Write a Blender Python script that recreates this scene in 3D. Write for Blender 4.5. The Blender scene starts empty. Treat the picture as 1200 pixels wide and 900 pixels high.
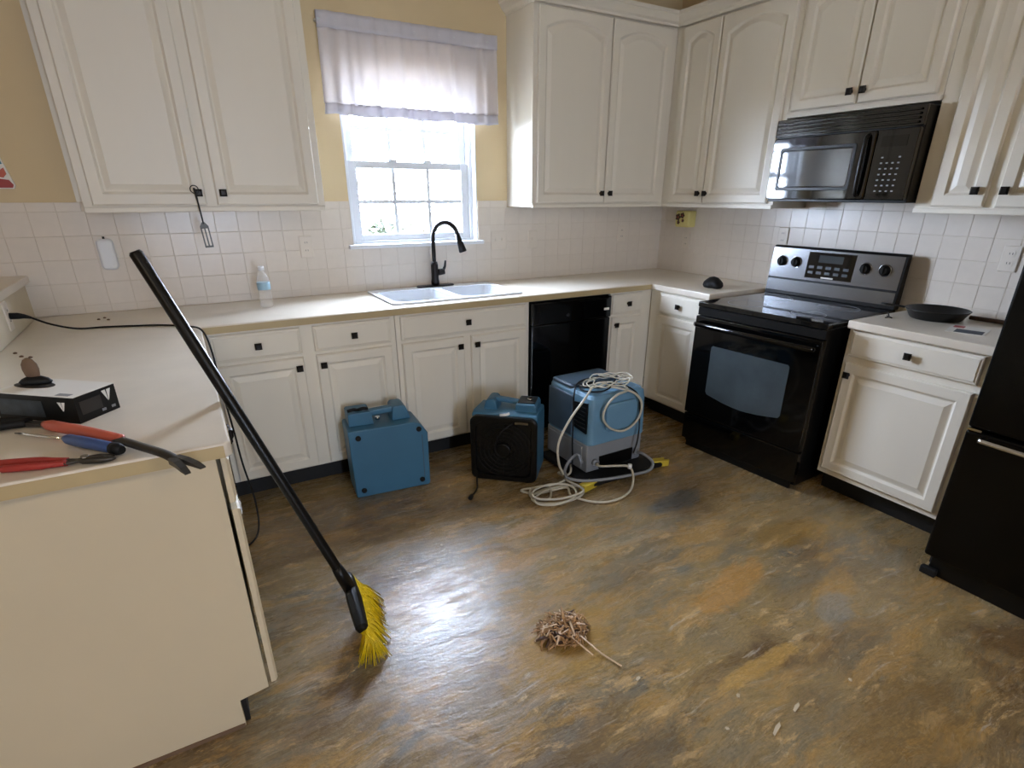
import bpy, bmesh, math, random
from mathutils import Vector, Matrix
random.seed(7)
S = bpy.context.scene
COL = S.collection
PI = math.pi

# ------------------------------------------------------------------ camera
CAM = Vector((-3.3263, -3.4748, 1.4606))
YAW, PITCH, ROLL, FPX, PX, PY = 0.52485, -0.40386, 0.00173, 651.3, 605.16, 506.16
_F = Vector((math.sin(YAW)*math.cos(PITCH), math.cos(YAW)*math.cos(PITCH), math.sin(PITCH)))
_R = Vector((math.cos(YAW), -math.sin(YAW), 0)); _U = _R.cross(_F)
_R2 = _R*math.cos(ROLL) + _U*math.sin(ROLL); _U2 = _U*math.cos(ROLL) - _R*math.sin(ROLL)
cd = bpy.data.cameras.new('camera'); cam = bpy.data.objects.new('camera', cd); COL.objects.link(cam)
cam.matrix_world = Matrix((( _R2.x, _U2.x, -_F.x, CAM.x), (_R2.y, _U2.y, -_F.y, CAM.y), (_R2.z, _U2.z, -_F.z, CAM.z), (0, 0, 0, 1)))
cd.sensor_fit = 'HORIZONTAL'; cd.sensor_width = 36.0; cd.lens = FPX/1200*36
cd.shift_x = (600-PX)/1200; cd.shift_y = (PY-450)/1200
cd.clip_start = 0.05; cd.clip_end = 200
S.camera = cam

# ------------------------------------------------------------------ light and exposure
S.view_settings.view_transform = 'Standard'; S.view_settings.look = 'None'
S.view_settings.gamma = 1.0; S.view_settings.use_curve_mapping = False
S.view_settings.exposure = 0.1
W = bpy.data.worlds.new('overcast_sky'); S.world = W; W.use_nodes = True
bg = W.node_tree.nodes['Background']; bg.inputs[0].default_value = (0.65, 0.775, 1.0, 1); bg.inputs[1].default_value = 110.0
sd = bpy.data.lights.new('sun', 'SUN'); sd.energy = 14.0; sd.angle = 0.01; sd.color = (1, .95, .86)
sun = bpy.data.objects.new('sun', sd); COL.objects.link(sun)
sun.rotation_euler = Vector((-0.85, 0.0, -0.53)).to_track_quat('-Z', 'Y').to_euler()
def portal(loc, direction, sx, sy):
    d = bpy.data.lights.new('window_portal', 'AREA'); d.shape = 'RECTANGLE'; d.size = sx; d.size_y = sy; d.cycles.is_portal = True
    o = bpy.data.objects.new('window_portal', d); COL.objects.link(o); o.location = loc
    o.rotation_euler = Vector(direction).to_track_quat('-Z', 'Z').to_euler()
portal((-2.02, 0.155, 1.62), (0, -1, 0), 0.84, 0.92)
FILL_WIN = [(-3.1, -2.7)]        # narrow window added in the unseen rear wall, sized to give fill light
for a, b in FILL_WIN:
    portal(((a+b)/2, -7.12, 1.45), (0, 1, 0), b-a, 1.5)

# ------------------------------------------------------------------ materials
def lin(c):
    if isinstance(c, str):
        c = tuple(int(c[i:i+2], 16)/255 for i in (0, 2, 4))
    return tuple((x/12.92 if x <= .04045 else ((x+.055)/1.055)**2.4) for x in c) + (1,)
class NT:
    def __init__(s, name):
        s.m = bpy.data.materials.new(name); s.m.use_nodes = True; s.t = s.m.node_tree; s.n = s.t.nodes; s.l = s.t.links
        s.b = s.n['Principled BSDF']; s.out = s.n['Material Output']
    def new(s, typ, **kw):
        n = s.n.new(typ)
        for k, v in kw.items(): setattr(n, k, v)
        return n
    def link(s, a, b): s.l.new(a, b)
    def coord(s, scale=(1, 1, 1), kind='Object', rot=(0, 0, 0)):
        tc = s.new('ShaderNodeTexCoord'); mp = s.new('ShaderNodeMapping')
        mp.inputs['Scale'].default_value = scale; mp.inputs['Rotation'].default_value = rot
        s.link(tc.outputs[kind], mp.inputs['Vector']); return mp.outputs[0]
    def noise(s, vec, scale, detail=4, rough=.55, dist=0):
        n = s.new('ShaderNodeTexNoise'); n.inputs['Scale'].default_value = scale; n.inputs['Detail'].default_value = detail
        n.inputs['Roughness'].default_value = rough; n.inputs['Distortion'].default_value = dist
        s.link(vec, n.inputs['Vector']); return n.outputs['Fac']
    def ramp(s, fac, stops):
        r = s.new('ShaderNodeValToRGB'); e = r.color_ramp.elements
        while len(e) < len(stops): e.new(.5)
        for x, (p, c) in zip(e, stops):
            x.position = p; x.color = c if isinstance(c, tuple) and len(c) == 4 else (c, c, c, 1)
        s.link(fac, r.inputs[0]); return r.outputs[0]
    def mix(s, fac, a, b, mode='MIX'):
        m = s.new('ShaderNodeMix', data_type='RGBA', blend_type=mode)
        for sock, v in ((m.inputs[0], fac), (m.inputs[6], a), (m.inputs[7], b)):
            if hasattr(v, 'is_linked'): s.link(v, sock)
            else: sock.default_value = v
        return m.outputs[2]
    def math(s, op, a, b=0.0, c=0.0):
        m = s.new('ShaderNodeMath', operation=op)
        for sock, v in zip(m.inputs, (a, b, c)):
            if hasattr(v, 'is_linked'): s.link(v, sock)
            else: sock.default_value = v
        return m.outputs[0]
    def bump(s, h, strength=.2, dist=.002):
        b = s.new('ShaderNodeBump'); b.inputs['Strength'].default_value = strength; b.inputs['Distance'].default_value = dist
        s.link(h, b.inputs['Height']); s.link(b.outputs[0], s.b.inputs['Normal'])
def mat(name, c, rough=.5, metal=0, var=.06, vs=6, bump=0, bs=200, spec=.5, coat=0, stretch=(1, 1, 1)):
    t = NT(name); c = lin(c)
    co = t.coord(stretch)
    f = t.noise(co, vs, 4)
    dk = tuple(x*(1-var) for x in c[:3]) + (1,); lt = tuple(min(1, x*(1+var)) for x in c[:3]) + (1,)
    t.link(t.ramp(f, [(.3, dk), (.7, lt)]), t.b.inputs['Base Color'])
    t.b.inputs['Roughness'].default_value = rough; t.b.inputs['Metallic'].default_value = metal
    t.b.inputs['Specular IOR Level'].default_value = spec
    if coat: t.b.inputs['Coat Weight'].default_value = coat; t.b.inputs['Coat Roughness'].default_value = .08
    if bump: t.bump(t.noise(co, bs, 3), bump, .001)
    return t.m
M = {}
M['cab'] = mat('cabinet_paint', 'e6dfd0', .42, var=.025, vs=3, bump=.08, bs=90, stretch=(1, 1, .15))
M['knob'] = mat('bronze_knob', '17130f', .4, .6, var=.2)
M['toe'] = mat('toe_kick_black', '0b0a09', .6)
M['tile'] = mat('ceramic_tile', 'e0d6c9', .28, var=.025, vs=2.2)
M['grout'] = mat('grout', 'd6cab9', .85, bump=.2, bs=300)
M['wall'] = mat('tan_wall_paint', 'd8c39b', .75, var=.03, vs=2, bump=.15, bs=120)
M['ceil'] = mat('ceiling_paint', 'ded3bd', .85, bump=.2, bs=120)
M['counter'] = mat('laminate_counter', 'e0d6c6', .28, var=.035, vs=9)
M['panel'] = mat('almond_panel', 'cdbfa2', .5, var=.03, vs=2, bump=.1, bs=160)
M['white'] = mat('white_vinyl', 'e9ecef', .4, var=.015)
M['porc'] = mat('white_porcelain', 'e8edf2', .18, var=.02)
M['black'] = mat('gloss_black', '040404', .08, var=.2, spec=.4)
M['blackm'] = mat('satin_black', '080808', .35, var=.2, spec=.3)
M['blackr'] = mat('rubber_black', '0e0e0e', .6, var=.2, spec=.3)
M['glassblack'] = mat('black_glass', '08090a', .05, var=.1, spec=.6)
M['ovenglass'] = mat('reflection_grey_glass', '3c4346', .12, var=.15, spec=.7)  # grey base stands in for reflections and the oven interior
M['mwglass'] = mat('microwave_window_glass', '4a4d50', .05, var=.1, spec=.9)
M['mwblack'] = mat('microwave_black', '060606', .05, var=.2, spec=.75)
M['fridge'] = mat('refrigerator_black', '030303', .22, var=.2, spec=.22)
M['steel'] = mat('brushed_steel', '838589', .22, 1, var=.05, vs=30, stretch=(.05, .05, 1))
M['chrome'] = mat('chrome', 'd8dadd', .12, 1, var=.02)
M['iron'] = mat('cast_iron', '060606', .4, .0, var=.2, bump=.2, bs=300)
M['orb'] = mat('dark_bronze_faucet', '1a1716', .35, .7, var=.15)
M['blue'] = mat('blue_plastic', '386a88', .42, var=.08, vs=4, bump=.1, bs=260)
M['blue2'] = mat('light_blue_plastic', '668fab', .42, var=.08, vs=4, bump=.1, bs=260)
M['slate'] = mat('slate_blue_plastic', '43586b', .5, var=.1)
M['grey'] = mat('grey_plastic', '85888c', .5, var=.08)
M['hose'] = mat('vinyl_hose', 'c2bcab', .35, var=.06)
M['yellow'] = mat('yellow_plastic', 'c2aa30', .5, var=.1)
M['bristle'] = mat('yellow_bristles', 'e0c010', .5, var=.18, vs=60)
M['red'] = mat('red_grip', '9c302a', .45, var=.1)
M['orange'] = mat('orange_red_grip', 'bd5a45', .5, var=.08)
M['bluegrip'] = mat('blue_grip', '3b5282', .45, var=.1)
M['toolsteel'] = mat('dark_tool_steel', '4a4845', .4, .8, var=.2, vs=20)
M['paperw'] = mat('white_card', 'ece9e2', .6, var=.02)
M['paperb'] = mat('dark_print', '39424e', .6, var=.3, vs=30)
M['dprint'] = mat('dark_box_print', '2c3238', .4, var=.4, vs=40)
M['edge'] = mat('shaded_tan_edge', 'b8a47a', .45, var=.04, vs=12)  # tan laminate edge, darkened to hold the shade on the worktop fronts
M['brown'] = mat('brown_paper', '6d5540', .7, var=.15)
M['yel2'] = mat('pale_yellow_plastic', 'dccf86', .5, var=.05)
M['dbrown'] = mat('dark_brown', '4a2f1c', .6, var=.2)
M['teal'] = mat('teal_paint', '3f8290', .5, var=.15)
M['cream'] = mat('cream_plate', 'e2d8ca', .35, var=.02)
M['dark'] = mat('dark_slot', '2a2622', .6)
M['bark'] = mat('bark', '6a5a48', .9, var=.3, vs=12, bump=.5, bs=30)
M['leaf'] = mat('spring_leaves', '232a15', .6, var=.35, vs=3)
M['leaf2'] = mat('pale_leaves', '353220', .6, var=.3, vs=3)
M['lawn'] = mat('leafy_lawn', '322e1e', .9, var=.35, vs=3, bump=.5, bs=20)
M['debris'] = mat('flooring_scraps', 'a98258', .75, var=.55, vs=45)
M['debrisp'] = mat('pale_flooring_scraps', 'd8bda0', .75, var=.2, vs=45)
M['chip'] = mat('pale_chip', 'bfb096', .7, var=.1)

def glass_pane():
    t = NT('window_glass'); t.n.remove(t.b)
    tr = t.new('ShaderNodeBsdfTransparent'); gl = t.new('ShaderNodeBsdfGlossy'); gl.inputs['Roughness'].default_value = .02
    mx = t.new('ShaderNodeMixShader'); mx.inputs[0].default_value = .06
    t.link(tr.outputs[0], mx.inputs[1]); t.link(gl.outputs[0], mx.inputs[2]); t.link(mx.outputs[0], t.out.inputs[0]); return t.m
M['pane'] = glass_pane()
def clear_plastic(name, col, rough, tf):
    t = NT(name); t.b.inputs['Base Color'].default_value = lin(col); t.b.inputs['Roughness'].default_value = rough
    tr = t.new('ShaderNodeBsdfTransparent'); mx = t.new('ShaderNodeMixShader'); mx.inputs[0].default_value = tf
    t.link(t.b.outputs[0], mx.inputs[1]); t.link(tr.outputs[0], mx.inputs[2]); t.link(mx.outputs[0], t.out.inputs[0]); return t.m
M['pet'] = clear_plastic('clear_plastic', 'f2f5f7', .08, .80)
M['petlabel'] = mat('pale_blue_label', '9fc3d8', .4, var=.1)
def sheer(name, col, trf):
    t = NT(name); co = t.coord((1, 1, 1))
    c = t.mix(t.noise(co, 40, 3), lin(col), tuple(x*.95 for x in lin(col)[:3])+(1,))
    d = t.new('ShaderNodeBsdfDiffuse'); tl = t.new('ShaderNodeBsdfTranslucent'); mx = t.new('ShaderNodeMixShader'); mx.inputs[0].default_value = trf
    t.link(c, d.inputs[0]); t.link(c, tl.inputs[0]); t.n.remove(t.b)
    t.link(d.outputs[0], mx.inputs[1]); t.link(tl.outputs[0], mx.inputs[2]); t.link(mx.outputs[0], t.out.inputs[0]); return t.m
M['sheer'] = sheer('sheer_white_fabric', 'f6f2f3', .52)
M['fabric2'] = sheer('doubled_white_fabric', 'e3e0e6', .2)

def floor_mat():
    t = NT('stripped_subfloor')
    co = t.coord((1, 1, 1))
    # wobble the coordinates, then stretch them along x where the trowel marks run
    wob = t.new('ShaderNodeTexNoise'); wob.inputs['Scale'].default_value = 3.0; wob.inputs['Detail'].default_value = 3; t.link(co, wob.inputs['Vector'])
    add = t.new('ShaderNodeMix', data_type='VECTOR'); add.inputs[0].default_value = .12
    t.link(co, add.inputs[4]); t.link(wob.outputs['Color'], add.inputs[5]); wv = add.outputs[1]
    def st(scale):
        mp = t.new('ShaderNodeMapping'); mp.inputs['Scale'].default_value = scale; t.link(wv, mp.inputs['Vector']); return mp.outputs[0]
    n1 = t.noise(st((.8, 1.3, 1)), 1.6, 9, .70)
    base = t.ramp(n1, [(.25, lin('5f5140')), (.42, lin('7d694b')), (.55, lin('97815a')), (.75, lin('776a56'))])
    # grey-blue cement patches
    g = t.ramp(t.noise(st((1.0, 2.2, 1)), 2.3, 9, .70), [(.50, 0.0), (.62, .85)])
    base = t.mix(g, base, lin('80755f'))
    g2 = t.ramp(t.noise(st((1.2, 2.6, 3)), 3.1, 5, .6), [(.60, 0.0), (.70, .8)])
    base = t.mix(g2, base, lin('6b675c'))
    # ochre adhesive residue
    o = t.ramp(t.noise(st((1.1, 3.4, 5)), 2.6, 9, .74), [(.51, 0.0), (.57, .5), (.70, .85)])
    base = t.mix(o, base, lin('b08c56'))
    o2 = t.ramp(t.noise(st((1.6, 6.0, 9)), 3.4, 8, .74), [(.565, 0.0), (.62, .75)])
    base = t.mix(o2, base, lin('c8a878'))
    # dark brown stains
    dk = t.ramp(t.noise(st((1, 1.6, 12)), 2.0, 6, .6), [(.58, 0.0), (.70, .75)])
    base = t.mix(dk, base, lin('604a34'))
    # pale scrape marks
    s1 = t.ramp(t.noise(st((1.5, 16, 3)), 3.0, 5, .7), [(.61, 0.0), (.67, .55)])
    base = t.mix(s1, base, lin('bdb2a0'))
    s2 = t.ramp(t.noise(st((4, 30, 7)), 5.0, 4, .7), [(.66, 0.0), (.71, .5)])
    base = t.mix(s2, base, lin('d2c4ab'))
    s3 = t.ramp(t.noise(st((3, 3.5, 11)), 6.0, 8, .78), [(.59, 0.0), (.68, .65)])
    base = t.mix(s3, base, lin('cdbd9f'))
    s4 = t.ramp(t.noise(st((2, 12, 15)), 4.0, 7, .75), [(.60, 0.0), (.68, .5)])
    base = t.mix(s4, base, lin('4a3c29'))
    # particular residue patches that can be made out in the photograph: (x, y, half length, half width, turn, colour, strength)
    wn = t.noise(wv, 14, 5, .7)
    sep = t.new('ShaderNodeSeparateXYZ'); t.link(co, sep.inputs[0])
    for (px, py, a, b, th, c, stg) in PATCHES:
        dx = t.math('SUBTRACT', sep.outputs[0], px); dy = t.math('SUBTRACT', sep.outputs[1], py)
        cs, sn = math.cos(th), math.sin(th)
        u = t.math('ADD', t.math('MULTIPLY', dx, cs/a), t.math('MULTIPLY', dy, sn/a))
        v = t.math('ADD', t.math('MULTIPLY', dx, -sn/b), t.math('MULTIPLY', dy, cs/b))
        r = t.math('ADD', t.math('MULTIPLY', u, u), t.math('MULTIPLY', v, v))
        r = t.math('ADD', r, t.math('MULTIPLY', t.math('SUBTRACT', wn, .5), 2.6))
        f = t.ramp(r, [(.45, stg), (1.0, 0.0)])
        base = t.mix(f, base, lin(c))
    fine = t.ramp(t.noise(st((5, 26, 4)), 9, 5, .75), [(.42, .80), (.60, 1.12)])
    base = t.mix(1.0, base, fine, 'MULTIPLY')
    sp = t.ramp(t.noise(co, 70, 4, .75), [(.3, .72), (.7, 1.08)])
    base = t.mix(1.0, base, sp, 'MULTIPLY')
    hs_ = t.new('ShaderNodeHueSaturation'); hs_.inputs['Saturation'].default_value = 1.02; t.link(base, hs_.inputs['Color'])
    bc = t.new('ShaderNodeBrightContrast'); bc.inputs['Bright'].default_value = .012; bc.inputs['Contrast'].default_value = .035; t.link(hs_.outputs[0], bc.inputs['Color'])
    t.link(bc.outputs[0], t.b.inputs['Base Color'])
    rn = t.noise(st((1.4, 6.0, 2)), 4.2, 8, .75)
    t.link(t.ramp(rn, [(.32, .17), (.48, .25), (.60, .42), (.75, .55)]), t.b.inputs['Roughness'])
    t.b.inputs['Specular IOR Level'].default_value = .55
    h = t.math('ADD', t.noise(st((2, 9, 1)), 8, 6, .6), t.math('MULTIPLY', t.noise(co, 150, 3), .3))
    t.bump(h, .35, .004)
    return t.m
PATCHES = [(-1.91, -2.665, .25, .036, 0, 'b8955a', .8), (-2.42, -2.24, .27, .15, .2, 'a8864c', .7), (-1.66, -2.33, .30, .08, .25, 'b98a4e', .6),
           (-1.45, -2.0, .20, .06, .1, 'b8935c', .6), (-1.30, -2.55, .22, .07, .3, 'b08a50', .55), (-1.95, -1.86, .34, .022, -.12, 'b0a48c', .35),
           (-2.75, -1.75, .22, .10, .1, 'a07c52', .55), (-2.30, -1.75, .18, .06, .2, 'b48f60', .6), (-1.35, -1.72, .20, .08, .1, '4e565a', .7),
           (-1.42, -2.62, .14, .07, .4, '8c8a80', .6), (-1.75, -3.05, .30, .16, .3, '856a42', .5), (-1.1, -2.2, .22, .09, -.1, '8f6f38', .55),
           (-2.15, -1.55, .16, .05, .1, 'c09a70', .5), (-2.95, -2.35, .13, .008, -.9, 'b8ad98', .4), (-2.6, -2.75, .35, .10, .15, '5c5448', .6)]
M['floor'] = floor_mat()

# ------------------------------------------------------------------ mesh helpers
class MB:
    def __init__(s): s.v = []; s.f = []; s.sm = []
    def add(s, vs, fs, smooth=False):
        o = len(s.v); s.v += [tuple(p) for p in vs]
        for f in fs: s.f.append(tuple(i+o for i in f)); s.sm.append(smooth)
        return s
    def box(s, x0, x1, y0, y1, z0, z1):
        x0, x1 = min(x0, x1), max(x0, x1); y0, y1 = min(y0, y1), max(y0, y1); z0, z1 = min(z0, z1), max(z0, z1)
        return s.add([(x, y, z) for z in (z0, z1) for y in (y0, y1) for x in (x0, x1)],
                     [(0, 2, 3, 1), (4, 5, 7, 6), (0, 1, 5, 4), (2, 6, 7, 3), (0, 4, 6, 2), (1, 3, 7, 5)])
    def loft(s, loops, cap0=True, cap1=True, smooth=False):
        n = len(loops[0]); vs = [p for L in loops for p in L]; fs = []
        for k in range(len(loops)-1):
            for i in range(n):
                j = (i+1) % n; fs.append((k*n+i, k*n+j, (k+1)*n+j, (k+1)*n+i))
        s.add(vs, fs, smooth)
        o = len(s.v)-len(vs)
        if cap0: s.f.append(tuple(o+i for i in reversed(range(n)))); s.sm.append(False)
        if cap1: s.f.append(tuple(o+(len(loops)-1)*n+i for i in range(n))); s.sm.append(False)
        return s
    def tube(s, path, r, n=8, cap=True, closed=False, flat=1.0):
        P = [Vector(p) for p in path]; m = len(P); loops = []; up = None
        for i, p in enumerate(P):
            a = P[(i-1) % m] if closed or i > 0 else p; b = P[(i+1) % m] if closed or i < m-1 else p
            d = (b-a); d = d.normalized() if d.length > 1e-9 else Vector((0, 0, 1))
            if up is None:
                up = Vector((0, 0, 1)) if abs(d.z) < .9 else Vector((1, 0, 0))
            sx = d.cross(up)
            sx = sx.normalized() if sx.length > 1e-6 else d.orthogonal().normalized()
            up = sx.cross(d).normalized()
            rr = r[i] if isinstance(r, (list, tuple)) else r
            loops.append([p + sx*(rr*math.cos(2*PI*k/n)) + up*(rr*flat*math.sin(2*PI*k/n)) for k in range(n)])
        if closed: loops.append(loops[0]); cap = False
        return s.loft(loops, cap, cap, True)
    def cyl(s, p0, p1, r0, r1=None, n=20): return s.tube([p0, p1], [r0, r0 if r1 is None else r1], n)
    def lathe(s, prof, n=28, c=(0, 0, 0), smooth=True, axis='z'):
        def P(r, h, a):
            q = (r*math.cos(a), r*math.sin(a), h)
            if axis == 'y': q = (q[0], -q[2], q[1])
            if axis == 'x': q = (q[2], q[0], q[1])
            return (q[0]+c[0], q[1]+c[1], q[2]+c[2])
        return s.loft([[P(r, h, 2*PI*k/n) for k in range(n)] for r, h in prof], True, True, smooth)
    def torus(s, c, R, r, axis='z', n=32, m=8):
        pts = []
        for k in range(n):
            a = 2*PI*k/n; q = (R*math.cos(a), R*math.sin(a), 0)
            if axis == 'y': q = (q[0], 0, q[1])
            if axis == 'x': q = (0, q[0], q[1])
            pts.append(Vector(q)+Vector(c))
        return s.tube(pts, r, m, closed=True)
    def prism(s, poly, lo, hi, axis='y'):
        f = {'y': lambda a, b, h: (a, h, b), 'z': lambda a, b, h: (a, b, h), 'x': lambda a, b, h: (h, a, b)}[axis]
        return s.loft([[f(a, b, lo) for a, b in poly], [f(a, b, hi) for a, b in poly]])
    def xform(s, m):
        s.v = [tuple(m @ Vector(p)) for p in s.v]; return s
    def build(s, name, mt, parent=None, loc=None, bevel=0, seg=2, label=None, subsurf=0):
        me = bpy.data.meshes.new(name); me.from_pydata(s.v, [], s.f); me.polygons.foreach_set('use_smooth', s.sm)
        bm = bmesh.new(); bm.from_mesh(me); bmesh.ops.recalc_face_normals(bm, faces=bm.faces); bm.to_mesh(me); bm.free(); me.update()
        me.materials.append(M[mt] if isinstance(mt, str) else mt)
        o = bpy.data.objects.new(name, me); COL.objects.link(o)
        if parent: o.parent = parent
        if loc: o.location = loc
        if bevel:
            b = o.modifiers.new('bevel', 'BEVEL'); b.width = bevel; b.segments = seg; b.limit_method = 'ANGLE'; b.angle_limit = .6
            if seg > 2:
                me.polygons.foreach_set('use_smooth', [True]*len(me.polygons)); b.harden_normals = True
        if subsurf:
            sb = o.modifiers.new('sub', 'SUBSURF'); sb.levels = sb.render_levels = subsurf
            me.polygons.foreach_set('use_smooth', [True]*len(me.polygons))
        if label: o['label'] = label
        return o
def BX(*a): return MB().box(*a)
def tag(o, label, cat, group=None, kind=None):
    o['label'] = label; o['category'] = cat
    if group: o['group'] = group
    if kind: o['kind'] = kind
    return o
def thing(name, label, cat, loc=(0, 0, 0), rz=0, group=None):
    o = bpy.data.objects.new(name, None); COL.objects.link(o); o.empty_display_size = .1
    o.location = loc; o.rotation_euler = (0, 0, rz); return tag(o, label, cat, group)
def struct(o): o['kind'] = 'structure'; return o
def spline(pts, n=10, closed=False):
    P = [Vector(p) for p in pts]; m = len(P); out = []
    for i in range(m if closed else m-1):
        if closed: a, b, c, d = P[(i-1) % m], P[i], P[(i+1) % m], P[(i+2) % m]
        else: a, b, c, d = P[max(i-1, 0)], P[i], P[i+1], P[min(i+2, m-1)]
        for k in range(n):
            t = k/n
            out.append(.5*((2*b)+(c-a)*t+(2*a-5*b+4*c-d)*t*t+(3*b-a-3*c+d)*t**3))
    if not closed: out.append(P[-1])
    return out
def rrect(x0, x1, z0, z1, r, n=5):
    pts = []
    for cx, cz, a0 in ((x1-r, z0+r, -PI/2), (x1-r, z1-r, 0), (x0+r, z1-r, PI/2), (x0+r, z0+r, PI)):
        for k in range(n+1):
            a = a0+PI/2*k/n; pts.append((cx+r*math.cos(a), cz+r*math.sin(a)))
    return pts

ZC = .913                     # worktop height
CT = -.633                    # worktop front edge
FF = -.607                    # base face frames; fronts stand 20 mm proud
UF = -.312                    # wall cabinet face frames
ZU, ZT = 1.384, 2.45
# ------------------------------------------------------------------ room shell
RX0, RY0, CZ = -7.5, -7.0, 2.75
fl = BX(RX0-.15, .15, RY0-.15, .15, -.12, 0).build('floor', 'floor'); struct(fl)
struct(BX(RX0-.15, .15, RY0-.15, .15, CZ, CZ+.15).build('ceiling', 'ceil'))
WX0, WX1, WZ0, WZ1 = -2.43, -1.61, 1.18, 2.06
wb = MB(); wb.box(RX0-.15, WX0, 0, .15, 0, CZ); wb.box(WX1, .15, 0, .15, 0, CZ); wb.box(WX0, WX1, 0, .15, 0, WZ0); wb.box(WX0, WX1, 0, .15, WZ1, CZ)
wall_back = struct(wb.build('wall_back', 'wall'))
wall_right = struct(BX(0, .15, RY0-.15, 0, 0, CZ).build('wall_right', 'wall'))
wl = MB(); xs_ = [RX0-.15, FILL_WIN[0][0], FILL_WIN[0][1], 0]
for i in range(0, 4, 2): wl.box(xs_[i], xs_[i+1], RY0-.15, RY0, 0, CZ)
for a, b in FILL_WIN: wl.box(a, b, RY0-.15, RY0, 0, .7); wl.box(a, b, RY0-.15, RY0, 2.2, CZ)
struct(wl.build('wall_rear', 'wall'))
struct(BX(RX0-.15, RX0, RY0, 0, 0, CZ).build('wall_left', 'wall'))
for k, (a, b) in enumerate(FILL_WIN):
    e = bpy.data.objects.new('window_%d' % (k+2), None); COL.objects.link(e); struct(e)  # unseen rear window, put in for fill light
    f = MB(); f.box(a, a+.06, -7.1, -7.04, .7, 2.2); f.box(b-.06, b, -7.1, -7.04, .7, 2.2); f.box(a+.06, b-.06, -7.1, -7.04, .7, .76); f.box(a+.06, b-.06, -7.1, -7.04, 2.14, 2.2)
    f.box((a+b)/2-.025, (a+b)/2+.025, -7.095, -7.045, .76, 2.14); f.build('window_frame', 'white', e)
    BX(a+.06, b-.06, -7.072, -7.068, .76, 2.14).build('pane', 'pane', e)

# added warm fill lights shaped as ceiling domes, unseen behind the camera
em = NT('warm_fill_glass'); em.b.inputs['Emission Color'].default_value = (1, .84, .65, 1); em.b.inputs['Emission Strength'].default_value = 57.0; em.b.inputs['Base Color'].default_value = (.9, .88, .82, 1); M['fill_glow'] = em.m
FILL_LAMPS = [('added fill light, a round ceiling dome over the dining area', (-5.2, -4.4)), ('added fill light, a round ceiling dome over the open floor before the refrigerator', (-2.2, -5.0))]

# tiles: one shared unit tile, each piece its own object
def unit_tile():
    b = .013; m = MB()
    L0 = [(-.5, 0, -.5), (.5, 0, -.5), (.5, 0, .5), (-.5, 0, .5)]
    L1 = [(x, -.0042, z) for x, _, z in L0]
    L2 = [(x*(1-2*b), -.006, z*(1-2*b)) for x, _, z in L0]
    m.loft([L0, L1, L2], False, True)
    me = m.build('tile', 'tile'); d = me.data; bpy.data.objects.remove(me); return d
TILE = unit_tile(); PT = .108
ROWS = [(ZC+.001, .951), (.951, 1.059), (1.059, 1.167), (1.167, 1.275), (1.275, 1.383), (1.383, 1.423)]
def put_tile(parent, a0, a1, z0, z1, right=False):
    if a1-a0 < .012 or z1-z0 < .012: return
    o = bpy.data.objects.new('trim_tile' if z0 > 1.38 else 'tile', TILE); COL.objects.link(o); o.parent = parent
    g = .0012; jit = random.uniform(-.0006, .0006)
    if right: o.rotation_euler = (random.uniform(-.004, .004), 0, -PI/2+random.uniform(-.004, .004)); o.location = (-.002+jit, -(a0+a1)/2, (z0+z1)/2)
    else: o.rotation_euler = (random.uniform(-.004, .004), 0, random.uniform(-.004, .004)); o.location = ((a0+a1)/2, -.002+jit, (z0+z1)/2)
    o.scale = (a1-a0-g, 1, z1-z0-g)
# back wall: columns from the corner leftwards
gb = MB()
for x0, x1, z0, z1 in ((-4.1, WX0, ZC, 1.383), (WX0, WX1, ZC, WZ0-.018), (WX1, -.001, ZC, 1.383), (-4.1, -3.66, 1.383, 1.423), (-2.63, WX0, 1.383, 1.423), (WX1, -1.395, 1.383, 1.423)):
    gb.box(x0, x1, -.0064, 0, z0, z1)
gb.build('grout_bed', 'grout', wall_back)
k = 0
while True:
    a1 = -k*PT-.007; a0 = max(-4.1, -(k+1)*PT-.007); k += 1
    if a1 <= -4.09: break
    for z0, z1 in ROWS:
        if z0 > 1.38:                                        # cap row only where no wall cabinet covers it
            for lo, hi in ((-4.1, -3.69), (-2.63, WX0-.003), (WX1+.003, -1.395)):
                put_tile(wall_back, max(a0, lo), min(a1, hi), z0, z1)
            continue
        if z1 <= WZ0 or a1 <= WX0 or a0 >= WX1: put_tile(wall_back, a0, a1, z0, z1)
        else:
            put_tile(wall_back, a0, min(a1, WX0-.003), z0, z1); put_tile(wall_back, max(a0, WX1+.003), a1, z0, z1)
BX(-.0064, 0, -2.66, -.0072, ZC, 1.423).build('grout_bed', 'grout', wall_right)
for k in range(26):
    a0 = max(.007, -.054+k*PT); a1 = min(2.66, a0+PT if k else .054)
    for z0, z1 in ROWS[:5]:
        put_tile(wall_right, a0, a1, z0, z1, True)
    if 1.2 < a0 and a1 < 1.99: put_tile(wall_right, a0, a1, *ROWS[5], True)

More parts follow.
